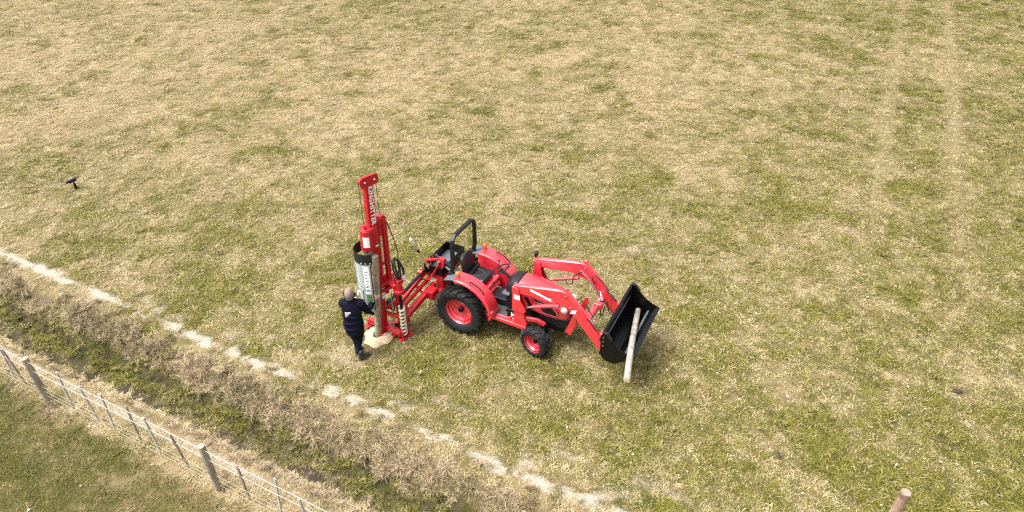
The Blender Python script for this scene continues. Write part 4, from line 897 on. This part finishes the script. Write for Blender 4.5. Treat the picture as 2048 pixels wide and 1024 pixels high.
pa = TRM @ Vector((3.24, 0.66, 0.84)); pb_ = TRM @ Vector((3.70, -1.37, 1.00))
round_post('spare_post', pb_, pa, 0.060, 0.053, 'grey_wood', 'pale grey timber post lying across the black loader bucket', seed=2)
round_post('standing_post', (5.52, 5.81, -0.2), (5.52, 5.81, 1.10), 0.071, 0.068, 'red_wood', 'reddish round timber post cut off by the bottom right edge of the photo', 'grey_end', 3, True)

# spoil heaped round the driven post
bm = B(); gz = random.Random(5); n = 40; rings = []
for r_, z in ((0.015, -0.12), (0.085, -0.10), (0.10, 0.02), (0.13, 0.062), (0.20, 0.055), (0.27, 0.035), (0.33, 0.012), (0.37, -0.02)):
    rings.append([((r_ * (1 + (0.07 * math.sin(3 * a + 1) + 0.07 * math.sin(7 * a) + gz.uniform(-0.06, 0.06)) * (r_ > 0.12))) * math.cos(a), (r_ * (1 + (0.07 * math.sin(3 * a + 1) + 0.07 * math.sin(7 * a)) * (r_ > 0.12))) * math.sin(a), z + gz.uniform(-0.008, 0.008)) for a in [2 * math.pi * i / n for i in range(n)]])
loft(bm, rings, False)
m, t, b = nodes_of('sandy_soil'); geo = N(t, 'ShaderNodeNewGeometry'); n1 = noise(t, 38, 5, 0.7, geo.outputs['Position'])
r_ = ramp(t, n1.outputs[0], [(0.3, (0.36, 0.25, 0.15)), (0.55, (0.55, 0.42, 0.29)), (0.75, (0.68, 0.56, 0.42))]); t.links.new(r_.outputs[0], b.inputs['Base Color']); b.inputs['Roughness'].default_value = 0.95; bump(t, b, n1.outputs[0], 0.8, 0.03); MAT['sandy_soil'] = m
so_ = obj('soil_heap', bm, 'sandy_soil'); so_.location = (-2.70, 10.235, 0.0); so_.scale = (0.88, 0.86, 0.9); tag(so_, 'ring of pale sandy soil round the foot of the driven post', 'soil heap')

# ------------------------------------------------------------------ the man at the post (X right, Y forward)
PB = Vector((-2.985, 9.64, 0.0))
person = empty('person', PB)
tag(person, 'person in dark navy jacket and ear muffs reaching one hand to the upright post', 'person')
HX = 0.01      # shift of the upper body
hand = Vector((0.325, 0.515, 1.01))
def cap(bm, pts, rs, seg=14):
    tube(bm, pts, rs, seg)
    for p, r_ in ((pts[0], rs[0]), (pts[-1], rs[-1])): ellipsoid(bm, p, (r_, r_, r_), None, 12, 8)
head_c = Vector((HX + 0.0, 0.05, 1.535))
LSH, RSH = Vector((-0.135, 0.03, 1.33)), Vector((0.195, 0.04, 1.33))
REL, LEL = Vector((0.275, 0.13, 1.05)), Vector((-0.165, 0.20, 1.10)); LHN = Vector((-0.04, 0.38, 1.08))
HIPL, HIPR = Vector((-0.085, 0.0, 0.86)), Vector((0.095, 0.03, 0.86))
KNL, KNR = Vector((-0.02, 0.02, 0.47)), Vector((0.07, 0.10, 0.46))
ANL, ANR = Vector((0.075, -0.075, 0.09)), Vector((-0.035, 0.09, 0.09))
bm = B()
ellipsoid(bm, head_c, (0.077, 0.098, 0.115)); ellipsoid(bm, head_c + Vector((0, 0.035, -0.06)), (0.058, 0.065, 0.065)); cap(bm, [head_c + Vector((0, -0.01, -0.06)), (HX, 0.02, 1.36)], [0.058, 0.064])
ellipsoid(bm, head_c + Vector((0, 0.105, -0.015)), (0.014, 0.02, 0.025)); 
for sg in (-1, 1): ellipsoid(bm, head_c + Vector((sg * 0.08, 0.0, -0.01)), (0.014, 0.028, 0.034)); ellipsoid(bm, head_c + Vector((sg * 0.03, 0.088, 0.012)), (0.012, 0.010, 0.008))
ellipsoid(bm, head_c + Vector((0, 0.092, -0.062)), (0.026, 0.012, 0.008))
cap(bm, [(HX, 0.02, 1.38), (HX, 0.03, 1.2), (0, 0.02, 0.9)], [0.06, 0.12, 0.11])
cap(bm, [RSH, REL, hand], [0.05, 0.042, 0.030]); cap(bm, [LSH, LEL, LHN], [0.05, 0.042, 0.030])
cap(bm, [HIPL, KNL, ANL], [0.075, 0.05, 0.035]); cap(bm, [HIPR, KNR, ANR], [0.075, 0.05, 0.035])
# right hand closed round the post: palm, four fingers, thumb
post_at = Vector((-2.722, 10.262, -0.25)).lerp(Vector((-2.55, 10.27, 1.97)), (1.03 + 0.25) / 2.22) - PB
ellipsoid(bm, post_at + Vector((-0.012, -0.088, 0.012)), (0.046, 0.030, 0.058))
def ring_pts(a0, a1, z, rr, n=5): return [post_at + Vector((rr * math.cos(R(a0 + (a1 - a0) * i / (n - 1))), rr * math.sin(R(a0 + (a1 - a0) * i / (n - 1))), z + 0.004 * i)) for i in range(n)]
for k, (L_, dz) in enumerate(((62, 0.035), (72, 0.014), (66, -0.008), (50, -0.029))):
    cap(bm, ring_pts(265, 265 + L_, dz, 0.080), [0.0125, 0.012, 0.0115, 0.0105, 0.009], 8)
cap(bm, ring_pts(250, 205, 0.045, 0.082), [0.013, 0.012, 0.011, 0.010, 0.009], 8)
cap(bm, [hand, post_at + Vector((0.0, -0.085, 0.0))], [0.030, 0.034])
# left hand, loosely curled in front
for k in range(4): cap(bm, [LHN + Vector((0.02, 0.03 + 0.004 * k, 0.02 - 0.018 * k)), LHN + Vector((0.065, 0.045, 0.02 - 0.018 * k)), LHN + Vector((0.085, 0.02, 0.015 - 0.018 * k))], [0.010, 0.009, 0.008], 8)
cap(bm, [LHN + Vector((0, 0.02, 0.03)), LHN + Vector((0.03, 0.05, 0.055)), LHN + Vector((0.06, 0.05, 0.05))], [0.012, 0.011, 0.009], 8); ellipsoid(bm, LHN + Vector((0.01, 0.02, 0)), (0.03, 0.03, 0.042))
remesh('body', bm, 'skin', person, 0.008, 2)
# jacket
bm = B()
secs = [((HX, 0.035, 1.415), 0.085, 0.080), ((HX, 0.03, 1.375), 0.145, 0.095), ((HX, 0.025, 1.31), 0.178, 0.118), ((HX+0.01, 0.02, 1.18), 0.186, 0.132), ((0.01, 0.02, 1.02), 0.172, 0.130), ((0.01, 0.02, 0.88), 0.178, 0.138), ((0.01, 0.02, 0.74), 0.178, 0.140), ((0.01, 0.025, 0.62), 0.172, 0.138)]
loft(bm, [[(c_[0] + a_ * math.copysign(abs(math.cos(q)) ** 0.85, math.cos(q)), c_[1] + b_ * math.copysign(abs(math.sin(q)) ** 0.85, math.sin(q)), c_[2]) for q in [2 * math.pi * i / 24 for i in range(24)]] for c_, a_, b_ in secs])
cap(bm, [LSH + Vector((0.03, 0, 0)), LSH, LEL, LHN - Vector((0.02, 0.05, 0))], [0.085, 0.082, 0.068, 0.050]); cap(bm, [RSH - Vector((0.03, 0, 0)), RSH, REL, REL.lerp(hand, 0.80)], [0.085, 0.082, 0.066, 0.050])
for k in range(5): ellipsoid(bm, REL + Vector((-0.02 + 0.02 * k, 0.02 * k - 0.03, 0.03 - 0.03 * k)), (0.066, 0.05, 0.02), Matrix.Rotation(0.5, 4, 'Y'))
for q in (0.80, 0.95, 1.10): ellipsoid(bm, (0.03 * math.sin(q * 20), -0.06, q), (0.17, 0.085, 0.03), Matrix.Rotation(0.25 * math.sin(q * 31), 4, 'Y'))
jacket = remesh('jacket', bm, 'navy_cloth', person, 0.009, 4)
bm = B(); lathe(bm, [(0.078, 1.395), (0.090, 1.395), (0.082, 1.455), (0.076, 1.455), (0.078, 1.395)], 20, 'z', R(100), R(440), False); bm.transform(Matrix.Translation((HX, 0.035, 0))); obj('collar', bm, 'navy_cloth', jacket, 0.003)
# three white bars on the back
for k, (L_, z) in enumerate(((0.105, 1.225), (0.070, 1.185), (0.034, 1.145))):
    bm = B(); x0 = -0.075
    yy = 0.02 - 0.145 * (1 - ((x0 + L_ / 2) / 0.24) ** 2) ** 0.5 - 0.006
    box(bm, (x0 + L_ / 2, yy, z), (L_, 0.006, 0.020)); obj('back_print', bm, 'white_paint', jacket)
# trousers
bm = B()
cap(bm, [HIPL + Vector((0, 0, 0.05)), HIPL, HIPL.lerp(KNL, 0.5), KNL, KNL.lerp(ANL, 0.45), ANL + Vector((0, 0, 0.03))], [0.10, 0.104, 0.086, 0.066, 0.060, 0.050]); cap(bm, [HIPR + Vector((0, 0, 0.05)), HIPR, HIPR.lerp(KNR, 0.5), KNR, KNR.lerp(ANR, 0.45), ANR + Vector((0, 0, 0.03))], [0.10, 0.104, 0.086, 0.066, 0.060, 0.050])
ellipsoid(bm, (0, 0.015, 0.88), (0.165, 0.125, 0.12))
remesh('trousers', bm, 'dark_cloth', person, 0.010, 4)
for an, ang in ((ANL, R(-50)), (ANR, R(-15))):
    bm = B(); rot = Matrix.Rotation(ang, 4, 'Z'); f = rot @ Vector((0, 1, 0))
    ellipsoid(bm, an + f * 0.06 + Vector((0, 0, -0.035)), (0.050, 0.125, 0.050), rot); ellipsoid(bm, an + f * -0.01 + Vector((0, 0, 0.0)), (0.052, 0.062, 0.085), rot); cap(bm, [an + Vector((0, 0, 0.10)), an], [0.052, 0.052]); box(bm, an + f * 0.05 + Vector((0, 0, -0.075)), (0.085, 0.25, 0.025), rot)
    remesh('boot', bm, 'boot_leather', person, 0.008, 3)
bm = B(); ellipsoid(bm, head_c + Vector((0, -0.012, 0.004)), (0.083, 0.098, 0.120)); 
for v in list(bm.verts):
    d = v.co - head_c
    if d.y > 0.04 or d.z < -0.085: bm.verts.remove(v)
obj('hair', bm, 'hair', person)
bm = B(); bar(bm, [head_c + Vector((0.097 * math.cos(a), 0.118 * math.sin(a) - 0.004, -0.012)) for a in np.linspace(R(180), R(360), 15)], 0.012, 0.032); mf = obj('ear_muffs', bm, 'muff_grey', person, 0.003)
for sg in (-1, 1):
    bm = B(); ellipsoid(bm, head_c + Vector((sg * 0.096, 0.005, -0.02)), (0.026, 0.040, 0.050)); obj('ear_cup', bm, 'black_plastic', mf)

# ------------------------------------------------------------------ fence along the near side of the ditch
fx0, fy0 = st2xy(-11.32, 3.84)
fence = empty('wire_fence', (fx0, fy0, 0.0), DA)
tag(fence, 'wire fence with grey battens between timber posts along the near ditch side', 'fence')
def fz(sx): return float(height(np.array([sx - 11.32]), np.array([3.84]))[0])
gf = random.Random(9)
for xs in (-4.25, -0.03, 4.17, 8.35):
    zg = fz(xs); h_ = 1.06; r0 = 0.06
    bm = B(); rings = []
    for k in range(7):
        f = k / 6; rings.append([((r0 - 0.008 * f) * (1 + 0.06 * math.sin(2 * a + xs)) * math.cos(a), (r0 - 0.008 * f) * (1 + 0.05 * math.sin(3 * a + xs)) * math.sin(a), -0.15 + (h_ + 0.15) * f) for a in [2 * math.pi * i / 14 for i in range(14)]])
    loft(bm, rings); ps = obj('post', bm, 'fence_wood', fence, 0.006); ps.location = (xs, 0, zg)
    bm = B(); prism(bm, [(x * 0.95, y * 0.95) for x, y, z in rings[-1]], h_ - 0.001, h_ + 0.004, 'xy'); obj('cut_end', bm, 'end_grain', ps)
bat = []
for px_s in (-8.10, -7.60, -7.05, -6.48, -5.92, -5.30, -4.70, -1.5, -0.92, -0.62, 0.72, 1.39, 1.81, 2.47, 2.92, 3.55, 4.85, 5.50, 6.05, 6.65, 7.2, 7.8):
    bat.append(px_s)
for xs in bat:
    zg = fz(xs); bm = B(); L_ = gf.uniform(0.82, 0.90)
    prism(bm, [(-0.019, -0.014), (0.019, -0.014), (0.019, 0.014), (-0.019, 0.014)], 0, L_, 'xy')
    o = obj('batten', bm, gf.choice(('batten_wood', 'batten_wood', 'fence_wood')), fence, 0.003); o.location = (xs, 0.016, zg + 0.16 + gf.uniform(-0.03, 0.03)); o.rotation_euler = (gf.uniform(-0.05, 0.05), gf.uniform(-0.10, 0.10), 0)
for zz, mt in ((0.99, 'wire_metal'), (0.77, 'wire_metal'), (0.40, 'wire_yellow'), (0.27, 'wire_yellow'), (0.16, 'wire_yellow')):
    bm = B(); ps_ = []
    for xs in np.arange(-9.0, 10.0, 0.7): ps_.append((xs, -0.004 - (0.082 if False else 0.0), zz + fz(xs) * 0.6 + 0.006 * math.sin(xs * 2.1 + zz * 9)))
    tube(bm, ps_, 0.0042 if zz > 0.5 else 0.003, 6); obj('wire', bm, mt, fence)

# ------------------------------------------------------------------ small things in the field
cq = empty('stick_camera', (-11.83, 16.10, 0.0), R(25)); tag(cq, 'small black camera on a short stand in the grass at left', 'camera')
bm = B(); tube(bm, [(0, 0, 0.0), (-0.01, 0, 0.20)], [0.034, 0.028], 10); 
for a in (0.3, 2.4, 4.5): tube(bm, [(0, 0, 0.05), (0.10 * math.cos(a), 0.10 * math.sin(a), 0.0)], 0.010, 6)
obj('stand', bm, 'black_paint', cq)
bm = B(); box(bm, (-0.03, 0, 0.265), (0.20, 0.09, 0.09), Matrix.Rotation(-0.25, 4, 'Y')); box(bm, (0.10, 0, 0.32), (0.10, 0.08, 0.03), Matrix.Rotation(-0.5, 4, 'Y')); bd_ = obj('camera_body', bm, 'black_plastic', cq, 0.012)
bm = B(); cyl(bm, (-0.12, 0, 0.245), (-0.19, 0, 0.235), 0.036, 14); obj('lens', bm, 'black_paint', bd_, 0.004)
bm = B(); box(bm, (-0.03, 0.0, 0.325), (0.10, 0.06, 0.008), Matrix.Rotation(-0.25, 4, 'Y')); obj('top_screen', bm, 'grey_plastic', bd_, 0.003)

def clod(name, loc, s, mat, label, cat, seed):
    g = random.Random(seed); bm = B(); bmesh.ops.create_icosphere(bm, subdivisions=2, radius=1)
    for v in bm.verts: v.co = Vector((v.co.x * s[0], v.co.y * s[1], v.co.z * s[2])) * g.uniform(0.75, 1.2)
    o = obj(name, bm, mat); o.location = loc; tag(o, label, cat); return o
paint('dung', (0.035, 0.022, 0.016), 0.8, 0, 0.3, (0.08, 0.06, 0.04))
clod('dung_pat', (8.20, 8.70, 0.03), (0.075, 0.055, 0.03), 'dung', 'dark brown dung pat in green grass at far right', 'dung', 3)
clod('dung_pat', (4.45, 7.28, 0.02), (0.04, 0.07, 0.03), 'dung', 'tiny dark dung pat between the bucket and the bottom edge', 'dung', 4)
# pale scraps of dry leaf and stone, too many to count
bm = B(); gp = random.Random(21)
for i in range(260):
    yy = 6 + 26 * gp.random() ** 1.3; xx = gp.uniform(-0.75, 0.75) * (yy + 6)
    if gp.random() < 0.5: xx = abs(xx)
    s_q, t_q = xy2st(xx, yy)
    if 3.4 < t_q < 6.1: continue
    zz = float(height(np.array([s_q]), np.array([t_q]))[0]); r_ = gp.uniform(0.007, 0.016)
    bmesh.ops.create_icosphere(bm, subdivisions=1, radius=1, matrix=Matrix.Translation((xx, yy, zz + 0.045)) @ Matrix.Rotation(gp.uniform(0, 3), 4, 'Z') @ Matrix.Diagonal((r_ * gp.uniform(1, 2.4), r_, r_ * 0.5, 1)))
o = obj('pale_litter', bm, 'galvanised'); o.data.materials[0] = MAT['cream_paint']; tag(o, 'pale scraps of leaf and stone strewn on the grass', 'litter', None, 'stuff')
